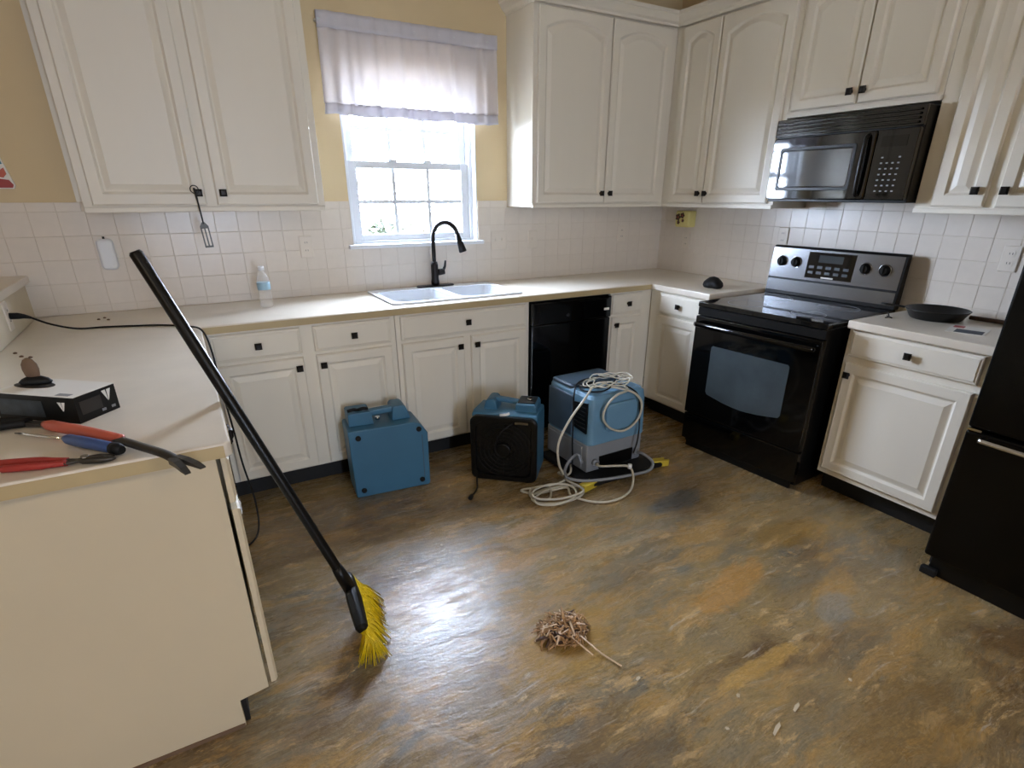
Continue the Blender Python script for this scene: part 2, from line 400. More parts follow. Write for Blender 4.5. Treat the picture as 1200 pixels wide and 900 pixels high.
# ------------------------------------------------------------------ window over the sink
win = bpy.data.objects.new('window_1', None); COL.objects.link(win); struct(win)
f = MB(); y0, y1 = .05, .13
f.box(WX0, WX0+.03, y0, y1, WZ0, WZ1); f.box(WX1-.03, WX1, y0, y1, WZ0, WZ1); f.box(WX0+.03, WX1-.03, y0, y1, WZ1-.03, WZ1); f.box(WX0+.03, WX1-.03, y0, y1, WZ0, WZ0+.02)
f.build('window_frame', 'white', win, bevel=.003)
jb = MB(); jb.box(WX0, WX0+.008, 0, .05, WZ0, WZ1); jb.box(WX1-.008, WX1, 0, .05, WZ0, WZ1); jb.box(WX0+.008, WX1-.008, 0, .05, WZ1-.008, WZ1)
jb.build('jamb_lining', 'white', win)
BX(WX0-.03, WX1+.03, -.035, .05, WZ0-.018, WZ0+.004).build('window_sill', 'white', win, bevel=.004)
GX = [-2.35, -2.13, -1.91, -1.69]
def sash(z0, z1, yy, br, tr_, name):
    xs0, xs1 = WX0+.03, WX1-.03
    m = MB(); m.box(xs0, GX[0], yy, yy+.03, z0, z1); m.box(GX[3], xs1, yy, yy+.03, z0, z1); m.box(GX[0], GX[3], yy, yy+.03, z0, z0+br); m.box(GX[0], GX[3], yy, yy+.03, z1-tr_, z1)
    o = m.build(name, 'white', win, bevel=.003)
    g0, g1 = z0+br, z1-tr_; gm = (g0+g1)/2
    for x in GX[1:3]: BX(x-.0105, x+.0105, yy+.007, yy+.022, g0, g1).build('muntin', 'white', o)
    for i in range(3):
        a = GX[i]+(.008 if i else 0); b = GX[i+1]-(.008 if i < 2 else 0)
        BX(a, b, yy+.007, yy+.022, gm-.0105, gm+.0105).build('muntin', 'white', o)
        for q0, q1 in ((g0, gm-.008), (gm+.008, g1)): BX(a, b, yy+.013, yy+.016, q0, q1).build('pane', 'pane', o)
    return o
lo = sash(1.20, 1.638, .062, .035, .038, 'lower_sash'); sash(1.60, 2.03, .097, .036, .045, 'upper_sash')
for x in (-2.13, -1.91): BX(x-.025, x+.025, .055, .075, 1.638, 1.65).build('sash_lock', 'white', lo)

# valance
val = thing('window_valance', 'gathered sheer white valance curtain hanging over the window', 'curtain', (-2.0, -.06, 1.85))
def cloth(z0, z1, amp0, amp1, nx, nz, th, ph, flare=0, wav=0, x0=-.51, x1=.51):
    L = []
    def pt(i, j, off):
        u = i/nx; t = j/nz; x = x0+(x1-x0)*u; z = z0+(z1-z0)*t; amp = amp0+(amp1-amp0)*t
        y = amp*(math.sin(u*88+ph)*.5+math.sin(u*53+1.3+2*math.sin(u*7))*.6+math.sin(u*131)*.25*t)
        z += wav*(1-t)*math.sin(u*19+.6)*.5
        return (x*(1+flare*(1-t)), y+off, z)
    vs = []; fs = []
    for off in (0, th):
        for j in range(nz+1):
            for i in range(nx+1): vs.append(pt(i, j, off))
    n = nx+1; q = n*(nz+1)
    for j in range(nz):
        for i in range(nx):
            a = j*n+i; fs.append((a, a+1, a+n+1, a+n)); fs.append((q+a, q+a+n, q+a+n+1, q+a+1))
    for i in range(nx):
        fs.append((i, q+i, q+i+1, i+1)); a = nz*n+i; fs.append((a, a+1, q+a+1, q+a))
    for j in range(nz):
        a = j*n; fs.append((a, a+n, q+a+n, q+a)); a = j*n+nx; fs.append((a, q+a, q+a+n, a+n))
    return MB().add(vs, fs, True)
cloth(.05, .39, .016, .008, 220, 14, .0012, 0, .012, .008).build('skirt', 'sheer', val)
cloth(0, .054, .0165, .016, 220, 3, .004, 0, .0135, .008).build('hem', 'fabric2', val)
hd = cloth(.385, .455, .006, .005, 220, 4, .022, .4).xform(Matrix.Translation((0, -.011, 0))); hd.build('header_band', 'fabric2', val)
rod = MB(); rod.tube([(-.506, .05, .42), (-.506, .0, .42), (.506, 0, .42), (.506, .05, .42)], .007, 8); rod.build('curtain_rod', 'white', val)

# ------------------------------------------------------------------ cabinet fronts
def loop_pts(x0, x1, z0, z1, mm, rise, nt=14):
    a, b, c, d = x0+mm, x1-mm, z0+mm, z1-mm
    pts = [(a, c), (b, c)]
    for k in range(nt+1):
        t = k/nt
        z = d-rise if rise else d
        if rise:
            z = d-rise+rise*math.sin(PI*t)**.9
        pts.append((b+(a-b)*t, z))
    return pts
KNOB = None
def add_knob(parent, x, z, y=-.02):
    global KNOB
    if KNOB is None:
        m = MB(); m.lathe([(.010, 0), (.007, .004), (.006, .015)], 12, axis='y')
        q = lambda r, y_: [(-r, y_, -r), (r, y_, -r), (r, y_, r), (-r, y_, r)]
        m.loft([q(.012, -.013), q(.0155, -.017), q(.0155, -.021), q(.009, -.027)])
        o = m.build('knob', 'knob'); KNOB = o.data; bpy.data.objects.remove(o)
    o = bpy.data.objects.new('knob', KNOB); COL.objects.link(o); o.parent = parent; o.location = (x, y, z); return o
def add_door(cab, x0, x1, z0, z1, knob=None, rise=0, name='door', mt='cab'):
    nt = 18 if rise else 4; mm = .052
    out = lambda d: loop_pts(x0, x1, z0, z1, d, 0, nt)
    inn = lambda d: loop_pts(x0, x1, z0, z1, mm+d, rise, nt)
    Y = lambda L, y: [(a, y, b) for a, b in L]
    m = MB(); m.loft([Y(out(0), -.0005), Y(out(0), -.014), Y(out(.006), -.020), Y(inn(-.006), -.020), Y(inn(.004), -.011), Y(inn(.004), -.004)], False, False)
    d = m.build(name, mt, cab)
    p = MB(); p.loft([Y(inn(.003), -.003), Y(inn(.004), -.0095), Y(inn(.010), -.0095), Y(inn(.034), -.0175), Y(inn(.037), -.0175)], False, True)
    p.build('raised_panel', mt, d)
    if knob: add_knob(d, *knob)
    return d
def add_drawer(cab, x0, x1, z0, z1, knob=True, name='drawer', mt='cab'):
    R = lambda d, y: [(x0+d, y, z0+d), (x1-d, y, z0+d), (x1-d, y, z1-d), (x0+d, y, z1-d)]
    m = MB(); m.loft([R(0, -.0005), R(0, -.012), R(.004, -.016), R(.010, -.017), R(.014, -.020)], True, True)
    d = m.build(name, mt, cab)
    if knob: add_knob(d, (x0+x1)/2, (z0+z1)/2)
    return d
ZK = .112
def base_cab(name, label, loc, rz, w, depth=.595, toe=True, hollow=False):
    c = thing(name, label, 'cabinet', loc, rz, None)
    if hollow:                                   # open-topped box so that the bowls hang inside it
        m = BX(0, w, 0, .018, ZK, .874)
        for q in ((0, .016, .018, depth, ZK, .874), (w-.016, w, .018, depth, ZK, .874), (.016, w-.016, depth-.01, depth, ZK, .874), (.016, w-.016, .018, depth-.01, ZK, ZK+.016)): m.box(*q)
        m.build('carcass', 'cab', c)
    else: BX(0, w, 0, depth, ZK, .874).build('carcass', 'cab', c, bevel=.001)
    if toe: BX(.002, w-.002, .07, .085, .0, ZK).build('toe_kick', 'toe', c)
    return c
D0, D1, O0, O1 = .735, .862, .122, .716
# back run
c = base_cab('base_cabinet', 'cream base cabinet with two drawers and two doors left of the sink cabinet', (-3.312, FF, 0), 0, .897)
X = -3.312
add_drawer(c, -3.29-X, -2.897-X, D0, D1); add_drawer(c, -2.8365-X, -2.443-X, D0, D1)
add_door(c, -3.29-X, -2.897-X, O0, O1, (-2.925-X, .665)); add_door(c, -2.8365-X, -2.443-X, O0, O1, (-2.808-X, .665))
X = -2.412
c = base_cab('sink_cabinet', 'cream sink base cabinet with one wide false drawer and two doors', (X, FF, 0), 0, .830, hollow=True)
add_drawer(c, -2.386-X, -1.609-X, D0, D1, name='false_drawer')
add_door(c, -2.386-X, -2.02-X, O0, O1, (-2.05-X, .665)); add_door(c, -1.975-X, -1.609-X, O0, O1, (-1.945-X, .665))
X = -.962
c = base_cab('base_cabinet', 'narrow cream base cabinet with one drawer and door in the corner beside the dishwasher', (X, FF, 0), 0, .354)
add_drawer(c, -.948-X, -.70-X, D0, D1); add_door(c, -.948-X, -.70-X, O0, O1, (-.92-X, .665))
# right run, both sides of the range
c = base_cab('base_cabinet', 'cream base cabinet with one drawer between the corner and the range', (FF, -.611, 0), -PI/2, .52)
add_drawer(c, .10, .455, D0, D1); add_door(c, .10, .455, O0, O1)
c = base_cab('base_cabinet', 'cream base cabinet with one drawer between the range and the refrigerator', (FF, -1.984, 0), -PI/2, .585)
add_drawer(c, .022, .562, D0+.01, D1+.004); add_door(c, .022, .562, O0+.02, O1-.005, (.05, .655))
# peninsula
pen = thing('peninsula_cabinet', 'almond peninsula base cabinet with plain end panel under the left worktop', 'cabinet', (-3.35, -2.048, 0), PI/2)
BX(.018, 1.40, .0, .60, ZK, .874).build('carcass', 'panel', pen)
ep = MB(); ep.prism([(0.0, ZK), (0.0, .874), (.62, .874), (.62, .0), (.08, .0), (.08, ZK-.012)], 0, .017, 'x'); ep.build('end_panel', 'panel', pen, bevel=.0015)
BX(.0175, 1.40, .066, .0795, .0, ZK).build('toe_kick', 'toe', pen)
BX(-.004, .0, .082, .61, .0, .012).build('shoe_strip', 'brown', pen)
for i in range(2):
    a = .004+i*.70
    for q in (add_drawer(pen, a, a+.66, D0, D1, mt='panel'), add_door(pen, a, a+.66, O0, O1, (a+.03+(1-i)*.6, .665), mt='panel')): q.location.y = -.009
BX(.002, .012, -.0325, -.0292, .70, .74).build('hinge_plate', 'chrome', pen, label='small bright metal hinge plate')

# wall cabinets
def wall_cab(label, loc, rz, w, z0=ZU, depth=.310, rail=True):
    c = thing('wall_cabinet', label, 'cabinet', loc, rz)
    BX(0, w, 0, depth, z0+.004, ZT).build('carcass', 'cab', c, bevel=.001)
    if rail: BX(0, w, -.012, -.0002, z0, z0+.022).build('bottom_rail', 'cab', c, bevel=.003)
    return c
U0, U1 = 1.413, 2.42
X = -3.646
c = wall_cab('white double wall cabinet standing alone left of the window', (X, UF, 0), 0, 1.012)
add_door(c, -3.613-X, -3.172-X, U0, U1, (-3.200-X, 1.465), .05); add_door(c, -3.128-X, -2.666-X, U0, U1, (-3.098-X, 1.465), .05)
BX(-.052, 0, .292, .310, 1.425, ZT).build('scribe_trim', 'cab', c)
X = -1.39
c = wall_cab('white double wall cabinet between the window and the corner', (X, UF, 0), 0, 1.075)
add_door(c, -1.362-X, -.846-X, U0, U1, (-.876-X, 1.468), .05); add_door(c, -.838-X, -.36-X, U0, U1, (-.808-X, 1.468), .05)
c = wall_cab('white double wall cabinet between the corner and the microwave', (UF, -.0025, 0), -PI/2, 1.2125)
add_door(c, .385, .684, U0, U1, (.658, 1.468), .04); add_door(c, .692, 1.178, U0, U1, (.718, 1.468), .05)
c = wall_cab('short white double wall cabinet mounted above the microwave', (UF, -1.217, 0), -PI/2, .760, 1.842)
add_door(c, .022, .374, 1.872, U1, (.346, 1.925), .04); add_door(c, .384, .738, 1.872, U1, (.412, 1.925), .04)
c = wall_cab('white double wall cabinet between the microwave and the refrigerator', (UF, -1.979, 0), -PI/2, .66)
add_door(c, .072, .278, U0, U1, (.240, 1.478), .04); add_door(c, .318, .63, U0, U1, (.346, 1.478), .04)
def crown(name, path):
    prof = [(0, 0), (.006, .0), (.010, .012), (.024, .022), (.046, .048), (.052, .052), (.052, .072), (0, .072)]
    m = MB(); loops = []
    for (x, y, ox, oy) in path: loops.append([(x+ox*a, y+oy*a, 2.428+b) for a, b in prof])
    m.loft(loops, True, True); o = m.build(name, 'cab'); struct(o)
crown('trim_1', [(-1.39, -.002, -1, 0), (-1.39, -.3325, -1, -1), (-.3325, -.3325, -1, -1), (-.3325, -2.64, -1, 0)])
crown('trim_2', [(-3.646, -.002, -1, 0), (-3.646, -.3325, -1, -1), (-2.634, -.3325, 1, -1), (-2.634, -.002, 1, 0)])

# half wall carrying the raised bar
struct(BX(-4.10, -3.988, -2.06, -.008, 0, 1.074).build('wall_half', 'ceil'))
tag(BX(-4.30, -3.966, -2.10, -.0065, 1.0745, 1.108).build('bar_ledge', 'counter', bevel=.004), 'raised cream bar ledge capping the half wall behind the peninsula', 'ledge')

# ------------------------------------------------------------------ worktops
def poly_slab(name, outer, holes, z0, z1, mt, bevel=.005):
    bm = bmesh.new(); es = []
    for lp in [outer]+holes:
        vs = [bm.verts.new((x, y, z1)) for x, y in lp]
        es += [bm.edges.new((vs[i], vs[(i+1) % len(vs)])) for i in range(len(vs))]
    bmesh.ops.triangle_fill(bm, use_beauty=True, use_dissolve=True, edges=es)
    r = bmesh.ops.extrude_face_region(bm, geom=bm.faces[:])
    bmesh.ops.translate(bm, verts=[g for g in r['geom'] if isinstance(g, bmesh.types.BMVert)], vec=(0, 0, z0-z1))
    bmesh.ops.recalc_face_normals(bm, faces=bm.faces)
    me = bpy.data.meshes.new(name); bm.to_mesh(me); bm.free(); me.materials.append(M[mt])
    o = bpy.data.objects.new(name, me); COL.objects.link(o)
    b = o.modifiers.new('bevel', 'BEVEL'); b.width = bevel; b.segments = 2; b.limit_method = 'ANGLE'; b.angle_limit = .6
    return o
SX0, SX1, SY0, SY1 = -2.40, -1.585, -.565, -.055
PXR, PYN = -3.311, -2.077
o = poly_slab('worktop', [(-3.985, -.0085), (-3.985, PYN), (PXR-.012, PYN), (PXR, PYN+.012), (PXR, CT), (CT, CT), (CT, -1.128), (-.0085, -1.128), (-.0085, -.0085)],
              [[(SX0+.02, SY0+.02), (SX1-.02, SY0+.02), (SX1-.02, SY1-.02), (SX0+.02, SY1-.02)]], .8745, ZC, 'counter')
BX(-3.984, PXR-.016, PYN-.0012, PYN-.0001, .876, ZC-.006).build('shade_edge_band', 'edge', o); BX(PXR+.0001, PXR+.0012, PYN+.016, CT-.002, .876, ZC-.006).build('shade_edge_band', 'edge', o); BX(PXR+.002, CT-.002, CT-.0012, CT-.0001, .876, ZC-.006).build('shade_edge_band', 'edge', o)  # strips carry painted shade along the front edges
tag(o, 'cream laminate worktop running over the peninsula, past the sink and round to the range', 'worktop')
o = poly_slab('worktop', [(-.0085, -1.979), (CT, -1.979), (CT, -2.575), (-.0085, -2.575)], [], .8745, ZC, 'counter')
tag(o, 'short cream worktop holding the skillet between range and refrigerator', 'worktop')

# sink and faucet
sk = thing('sink', 'white double-bowl drop-in kitchen sink below the window', 'sink', (-1.9925, -.31, ZC))
w2, d2 = (SX1-SX0)/2, (SY1-SY0)/2
def bowl_rim():
    bm = bmesh.new(); es = []
    outer = rrect(-w2, w2, -d2, d2, .04); holes = [rrect(-w2+.035, -.022, -d2+.035, d2-.10, .06), rrect(.022, w2-.035, -d2+.035, d2-.10, .06)]
    for lp in [outer]+holes:
        vs = [bm.verts.new((x, y, .011)) for x, y in lp]
        es += [bm.edges.new((vs[i], vs[(i+1) % len(vs)])) for i in range(len(vs))]
    bmesh.ops.triangle_fill(bm, use_beauty=True, use_dissolve=True, edges=es)
    r = bmesh.ops.extrude_face_region(bm, geom=bm.faces[:])
    bmesh.ops.translate(bm, verts=[g for g in r['geom'] if isinstance(g, bmesh.types.BMVert)], vec=(0, 0, -.0105))
    bmesh.ops.recalc_face_normals(bm, faces=bm.faces)
    me = bpy.data.meshes.new('rim'); bm.to_mesh(me); bm.free(); me.materials.append(M['porc'])
    o = bpy.data.objects.new('rim', me); COL.objects.link(o); o.parent = sk
    b = o.modifiers.new('bevel', 'BEVEL'); b.width = .004; b.segments = 2; b.limit_method = 'ANGLE'; b.angle_limit = .6
    for hx0, hx1 in ((-w2+.035, -.022), (.022, w2-.035)):
        L = lambda i, z, r: [(x, y, z) for x, y in rrect(hx0+i, hx1-i, -d2+.035+i, d2-.10-i, r)]
        m = MB(); m.loft([L(-.001, .004, .06), L(.004, -.02, .06), L(.02, -.16, .05), L(.05, -.185, .03), L(.053, -.192, .03), L(.012, -.165, .05), L(-.004, -.02, .06), L(-.004, .0, .06)], False, False, True)
        fl_ = L(.05, -.185, .03); m.add(fl_, [tuple(range(len(fl_)))])
        bo = m.build('bowl', 'porc', sk); cx, cy = (hx0+hx1)/2, -.03
        MB().lathe([(.04, -.1845), (.04, -.181), (.02, -.182)], 20, (cx, cy, 0)).build('drain', 'chrome', bo)
bowl_rim()
fa = thing('faucet', 'dark bronze gooseneck pull-down faucet behind the sink', 'faucet', (-1.965, -.098, ZC+.0115))
MB().loft([[(x, y, z) for x, y in rrect(-.125+i, .125-i, -.027+i, .027-i, .026-i)] for i, z in ((0, 0), (0, .006), (.006, .010))], smooth=False).build('deck_plate', 'orb', fa)
MB().lathe([(.026, .009), (.026, .03), (.023, .05), (.023, .13), (.018, .15)], 24).build('body', 'orb', fa)
dx, dy = .80, -.60
arc = [(0, 0, .14), (0, 0, .29)]
for k in range(1, 13):
    a = PI-(PI*.93)*k/12; R = .078; arc.append(((R+R*math.cos(a))*dx, (R+R*math.cos(a))*dy, .29+R*math.sin(a)*1.15))
MB().tube(spline(arc, 3), .0125, 14).build('gooseneck', 'orb', fa)
e = Vector(arc[-1]); d = (Vector(arc[-1])-Vector(arc[-2])).normalized()
MB().tube([e-d*.005, e+d*.03, e+d*.055, e+d*.10, e+d*.105], [.014, .016, .019, .024, .020], 16).build('spray_head', 'orb', fa)
MB().tube([(.018, -.004, .085), (.06, -.012, .09)], [.02, .019], 16).build('handle_base', 'orb', fa)
MB().tube([(.05, -.01, .09), (.065, -.012, .12), (.07, -.012, .155)], [.010, .008, .006], 10).build('lever', 'orb', fa)

# ------------------------------------------------------------------ appliances
# dishwasher
X = -1.577
dw = thing('dishwasher', 'black built-in dishwasher between the sink cabinet and the corner', 'dishwasher', (X, FF, 0)); w = .608
BX(.004, w-.004, .004, .56, .10, .868).build('tub_housing', 'blackm', dw)
BX(.004, w-.004, -.024, .002, .125, .725).build('door', 'black', dw, bevel=.006)
BX(.004, w-.004, -.030, .002, .728, .862).build('control_panel', 'black', dw, bevel=.005)
BX(.02, w-.02, -.036, -.030, .846, .858).build('pull_lip', 'black', dw, bevel=.002)
BX(.01, w-.01, .05, .06, .004, .10).build('toe_panel', 'blackm', dw)
BX(w-.062, w-.022, -.032, -.0295, .775, .789).build('badge', 'paperw', dw, label='small white badge')
MB().cyl((.265, -.0295, .772), (.265, -.032, .772), .011, n=16).build('emblem', 'steel', dw)

# range, pulled out a little and turned
TH = .068
rg = thing('range', 'black freestanding electric range with silver backguard, pulled out from the wall', 'stove', (-.789, -1.192, 0), -PI/2+TH)
w = .76; ZS = .896
BX(.006, w-.006, .03, .66, .02, ZS-.03).build('body', 'blackm', rg, bevel=.003)
BX(0, w, -.002, .665, ZS-.03, ZS).build('cooktop', 'glassblack', rg, bevel=.006, label='black glass cooktop')
for bx_, by_, r in ((.20, .17, .105), (.56, .17, .085), (.20, .46, .085), (.56, .46, .105)):
    m = MB()
    m.loft([[(bx_+rr*math.cos(2*PI*k/40), by_+rr*math.sin(2*PI*k/40), ZS+zz) for k in range(40)] for rr, zz in ((r-.004, .0001), (r-.004, .0005), (r, .0005), (r, .0001))], False, False)
    m.build('burner_ring', 'grey', rg)
BX(.004, w-.004, .004, .03, ZS-.075, ZS-.032).build('vent_strip', 'blackm', rg)
od = BX(.004, w-.004, -.012, .029, .225, ZS-.078).build('oven_door', 'black', rg, bevel=.006)
gx0, gx1, gz0, gz1 = .14, .62, .345, .665
pts = [(gx0+.01, gz0+.03)]+[(gx0+.01+(gx1-gx0-.02)*t, gz0+.03-.03*math.sin(PI*t)) for t in (.1, .25, .4, .5, .6, .75, .9)]+[(gx1-.01, gz0+.03), (gx1, gz0+.045), (gx1, gz1-.01), (gx1-.01, gz1), (gx0+.01, gz1), (gx0, gz1-.01), (gx0, gz0+.045)]
MB().prism(pts, -.0155, -.011, 'y').build('oven_window', 'ovenglass', od, label='oven window with a reflection painted into its grey')
h = MB(); h.tube([(.03, -.012, .772), (.03, -.045, .775), (.045, -.052, .775), (w-.045, -.052, .775), (w-.03, -.045, .775), (w-.03, -.012, .772)], .011, 10, flat=1.3); h.build('door_handle', 'black', od)
BX(.004, w-.004, -.008, .029, .05, .218).build('storage_drawer', 'black', rg, bevel=.005)
BX(.03, w-.03, .01, .028, .0, .048).build('base_strip', 'blackm', rg)
for px_ in (.04, w-.04): MB().cyl((px_, .6, 0), (px_, .6, .022), .016).build('foot', 'blackr', rg)
# backguard (leaning back slightly)
bgd = MB(); bgd.prism([(.632, ZS), (.69, ZS), (.69, 1.178), (.668, 1.178), (.655, 1.168)], 0, w, 'x'); bgd.build('backguard', 'blackm', rg, bevel=.003)
def on_guard(a, b, z0, z1, t): # slab lying on the leaning face
    s0 = (z0-ZS)/(1.168-ZS); s1 = (z1-ZS)/(1.168-ZS); yy = lambda s_: .632+.023*s_
    return MB().loft([[(a, yy(s0)-t, z0), (b, yy(s0)-t, z0), (b, yy(s1)-t, z1), (a, yy(s1)-t, z1)], [(a, yy(s0)+.001, z0), (b, yy(s0)+.001, z0), (b, yy(s1)+.001, z1), (a, yy(s1)+.001, z1)]])
on_guard(.004, w-.012, ZS+.10, 1.166, .003).build('control_fascia', 'steel', rg, label='brushed silver control fascia')
on_guard(.004, w-.012, ZS+.022, ZS+.088, .003).build('lower_fascia', 'steel', rg)
dp = on_guard(.235, .505, ZS+.115, 1.155, .0055).build('display_panel', 'glassblack', rg)
on_guard(.30, .44, 1.10, 1.14, .0065).build('clock_window', 'ovenglass', dp)
for i in range(2):
    for j in range(5): on_guard(.25+j*.05, .28+j*.05, 1.035+i*.03, 1.05+i*.03, .0062).build('touch_key', 'dprint', dp)
on_guard(.335, .405, ZS+.118, ZS+.126, .0068).build('badge', 'paperw', dp, label='small pale badge')
for px_ in (.075, .165, .565, .665):
    zz = 1.09; yk = .632+.023*(zz-ZS)/(1.168-ZS)
    k_ = MB(); k_.lathe([(.030, .003), (.030, .006), (.024, .008), (.022, .026), (.018, .029)], 24, (px_, yk, zz), axis='y'); ko = k_.build('burner_knob', 'blackm', rg)
    BX(px_-.004, px_+.004, yk-.036, yk-.026, zz-.022, zz+.022).build('grip_bar', 'blackm', ko, bevel=.002)
    MB().torus((px_, yk-.0055, zz), .031, .0022, 'y', 28, 6).build('knob_ring', 'chrome', ko)

# microwave over the range
mw = thing('microwave', 'black over-the-range microwave with top vent louvers above the range', 'microwave', (-.375, -1.2235, 1.4265), -PI/2); w = .747; hh = .400
BX(0, w, .0, .365, 0, hh).build('body', 'blackm', mw, bevel=.003)
BX(.0, w, -.018, -.0005, .318, hh).build('vent_housing', 'mwblack', mw, bevel=.003)
for k in range(4): BX(.01, w-.02, -.030, -.017, .328+k*.017, .337+k*.017).build('louver', 'mwblack', mw, bevel=.003)
mdo = MB(); mdo.loft([[(x, y, z) for x, z in rrect(.004+i, .555-i, .012+i, .312-i, .012)] for y, i in ((-.0005, 0), (-.024, 0), (-.028, .005))], True, True); md = mdo.build('door', 'mwblack', mw)
MB().loft([[(x, y, z) for x, z in rrect(.075+i, .455-i, .075+i, .245-i, .01)] for y, i in ((-.0275, 0), (-.0295, .002))], False, True).build('door_window', 'mwglass', md, label='grey meshed door window')
fr = MB(); fr.loft([[(x, y, z) for x, z in rrect(.055+i, .475-i, .055+i, .265-i, .012)] for y, i in ((-.0275, 0), (-.031, .003), (-.031, .014), (-.0285, .018))], False, False); fr.build('window_frame', 'blackm', md)
MB().tube(spline([(.52, -.027, .03), (.52, -.045, .05), (.52, -.05, .16), (.52, -.045, .275), (.52, -.027, .295)], 5), .009, 10).build('door_handle', 'blackm', md)
cp = BX(.56, w-.004, -.026, -.0005, .012, .312).build('control_panel', 'mwblack', mw, bevel=.004)
BX(.585, .70, -.0275, -.0262, .24, .285).build('display', 'glassblack', cp)
for r_ in range(7):
    for q_ in range(4):
        if r_ == 6 and q_ in (1, 2): continue
        BX(.600+q_*.026, .610+q_*.026, -.0275, -.026, .048+r_*.024, .054+r_*.024).build('key', 'grey', cp)

# refrigerator
fr_ = thing('refrigerator', 'tall black refrigerator with bottom freezer drawer beside the short worktop', 'refrigerator', (-.845, -2.655, 0), -PI/2); w = .91
BX(.006, w-.006, .01, .80, .03, 1.77).build('cabinet', 'blackm', fr_, bevel=.005)
BX(0, w/2-.003, -.058, .006, .665, 1.775).build('door', 'fridge', fr_, bevel=.012, seg=3); BX(w/2+.003, w, -.058, .006, .665, 1.775).build('door', 'fridge', fr_, bevel=.012, seg=3)
dr_ = BX(0, w, -.058, .006, .095, .655).build('freezer_drawer', 'fridge', fr_, bevel=.012, seg=3)
MB().tube(spline([(.065, -.055, .635), (.07, -.085, .637), (.10, -.098, .638), (w/2, -.105, .638), (w-.10, -.098, .638), (w-.07, -.085, .637), (w-.065, -.055, .635)], 6), .010, 10).build('drawer_handle', 'chrome', dr_, label='bright metal drawer handle')
for sx in (-1, 1): MB().tube(spline([(w/2+sx*.05, -.055, .78), (w/2+sx*.05, -.10, .82), (w/2+sx*.05, -.105, 1.2), (w/2+sx*.05, -.10, 1.6), (w/2+sx*.05, -.055, 1.64)], 6), .011, 10).build('door_handle', 'blackm', fr_)
BX(.02, w-.02, -.02, .008, .0, .09).build('base_grille', 'blackm', fr_, bevel=.004)
BX(.0, .06, -.045, -.02, .0, .035).build('leveling_foot', 'blackr', fr_, bevel=.006)
BX(.005, .05, -.06, -.02, .656, .664).build('hinge', 'chrome', fr_)

# ------------------------------------------------------------------ wall plates
def outlet(label, loc, rz, double=False, group=None, switch=False):
    t = thing('switch_plate' if switch else 'wall_outlet', label, 'switch' if switch else 'outlet', loc, rz, group)
    hw = .058 if double else .036
    MB().loft([[(x, y, z) for x, z in rrect(-hw+i, hw-i, -.058+i, .058-i, .004)] for y, i in ((0, 0), (-.003, .0), (-.0055, .004))], True, True).build('cover_plate', 'cream', t)
    for cx in ((-.024, .024) if double else (0,)):
        if switch:
            BX(cx-.006, cx+.006, -.015, -.0055, -.004, .012).build('toggle', 'cream', t)
        else:
            for cz in (-.021, .021):
                s_ = MB().loft([[(x+cx, y, z+cz) for x, z in rrect(-.0165, .0165, -.014, .014, .008)] for y in (-.005, -.0068)], True, True).build('socket', 'cream', t)
                for ox in (-.006, .006): BX(cx+ox-.0011, cx+ox+.0011, -.0074, -.0067, cz-.002, cz+.007).build('slot', 'dark', s_)
    return t
YT = -.0095
outlet('cream wall outlet on the tiles between the lone wall cabinet and the window', (-2.70, YT, 1.185), 0)
outlet('wide cream double switch plate beside the window sill', (-1.46, YT, 1.178), 0, True, switch=True)
outlet('cream single switch plate on the tiles right of the double switch plate', (-1.195, YT, 1.175), 0, switch=True)
outlet('cream wall outlet on the back tiles nearest the corner', (-.405, YT, 1.19), 0)
outlet('cream wall outlet below the yellow flowered wall box', (YT, -.292, 1.14), -PI/2)
outlet('cream wall outlet on the tiles behind the left end of the range backguard', (YT, -1.105, 1.215), -PI/2)
outlet('cream wall outlet above the skillet beside the refrigerator', (YT, -2.30, 1.19), -PI/2)
outlet('cream outlet on the half wall with the black cord plugged in', (-3.988, -.47, 1.0), PI/2)

# yellow flowered box on the outlet
yb = thing('wall_night_light', 'pale yellow wall box with brown flowers under the corner wall cabinet', 'night light', (-.0095, -.292, 1.24), -PI/2)
MB().loft([[(x, y, z) for x, z in rrect(-.068+i, .068-i, -.0+i, .112-i, .012)] for y, i in ((0, .0), (-.06, 0), (-.07, .008))], True, True).build('case', 'yel2', yb)
for cx, cz, r in ((-.038, .068, .022), (.004, .080, .018), (-.03, .032, .012), (.012, .045, .010)):
    m = MB()
    for k in range(5):
        a = 2*PI*k/5; q = (cx+r*.7*math.cos(a), cz+r*.7*math.sin(a))
        m.lathe([(r*.48, .0695), (r*.42, .073), (r*.15, .0745)], 10, (q[0], 0, q[1]), axis='y')
    fo = m.build('flower', 'dbrown', yb); MB().lathe([(r*.3, .072), (r*.2, .0765)], 10, (cx, 0, cz), axis='y').build('flower_centre', 'red', fo)

# white dispenser on the left tiles
t = thing('wall_dispenser', 'small rounded white plastic dispenser on the tiles under the lone wall cabinet', 'dispenser', (-3.634, -.009, 1.118))
MB().loft([[(x, y, z) for x, z in rrect(-.034+i, .034-i, i, .142-i, .018)] for y, i in ((0, .004), (-.004, 0), (-.03, 0), (-.038, .006), (-.040, .014))], True, True).build('shell', 'white', t)
MB().tube([(0, -.012, .138), (0, -.012, .152)], .005, 8).build('hanging_loop', 'dark', t)

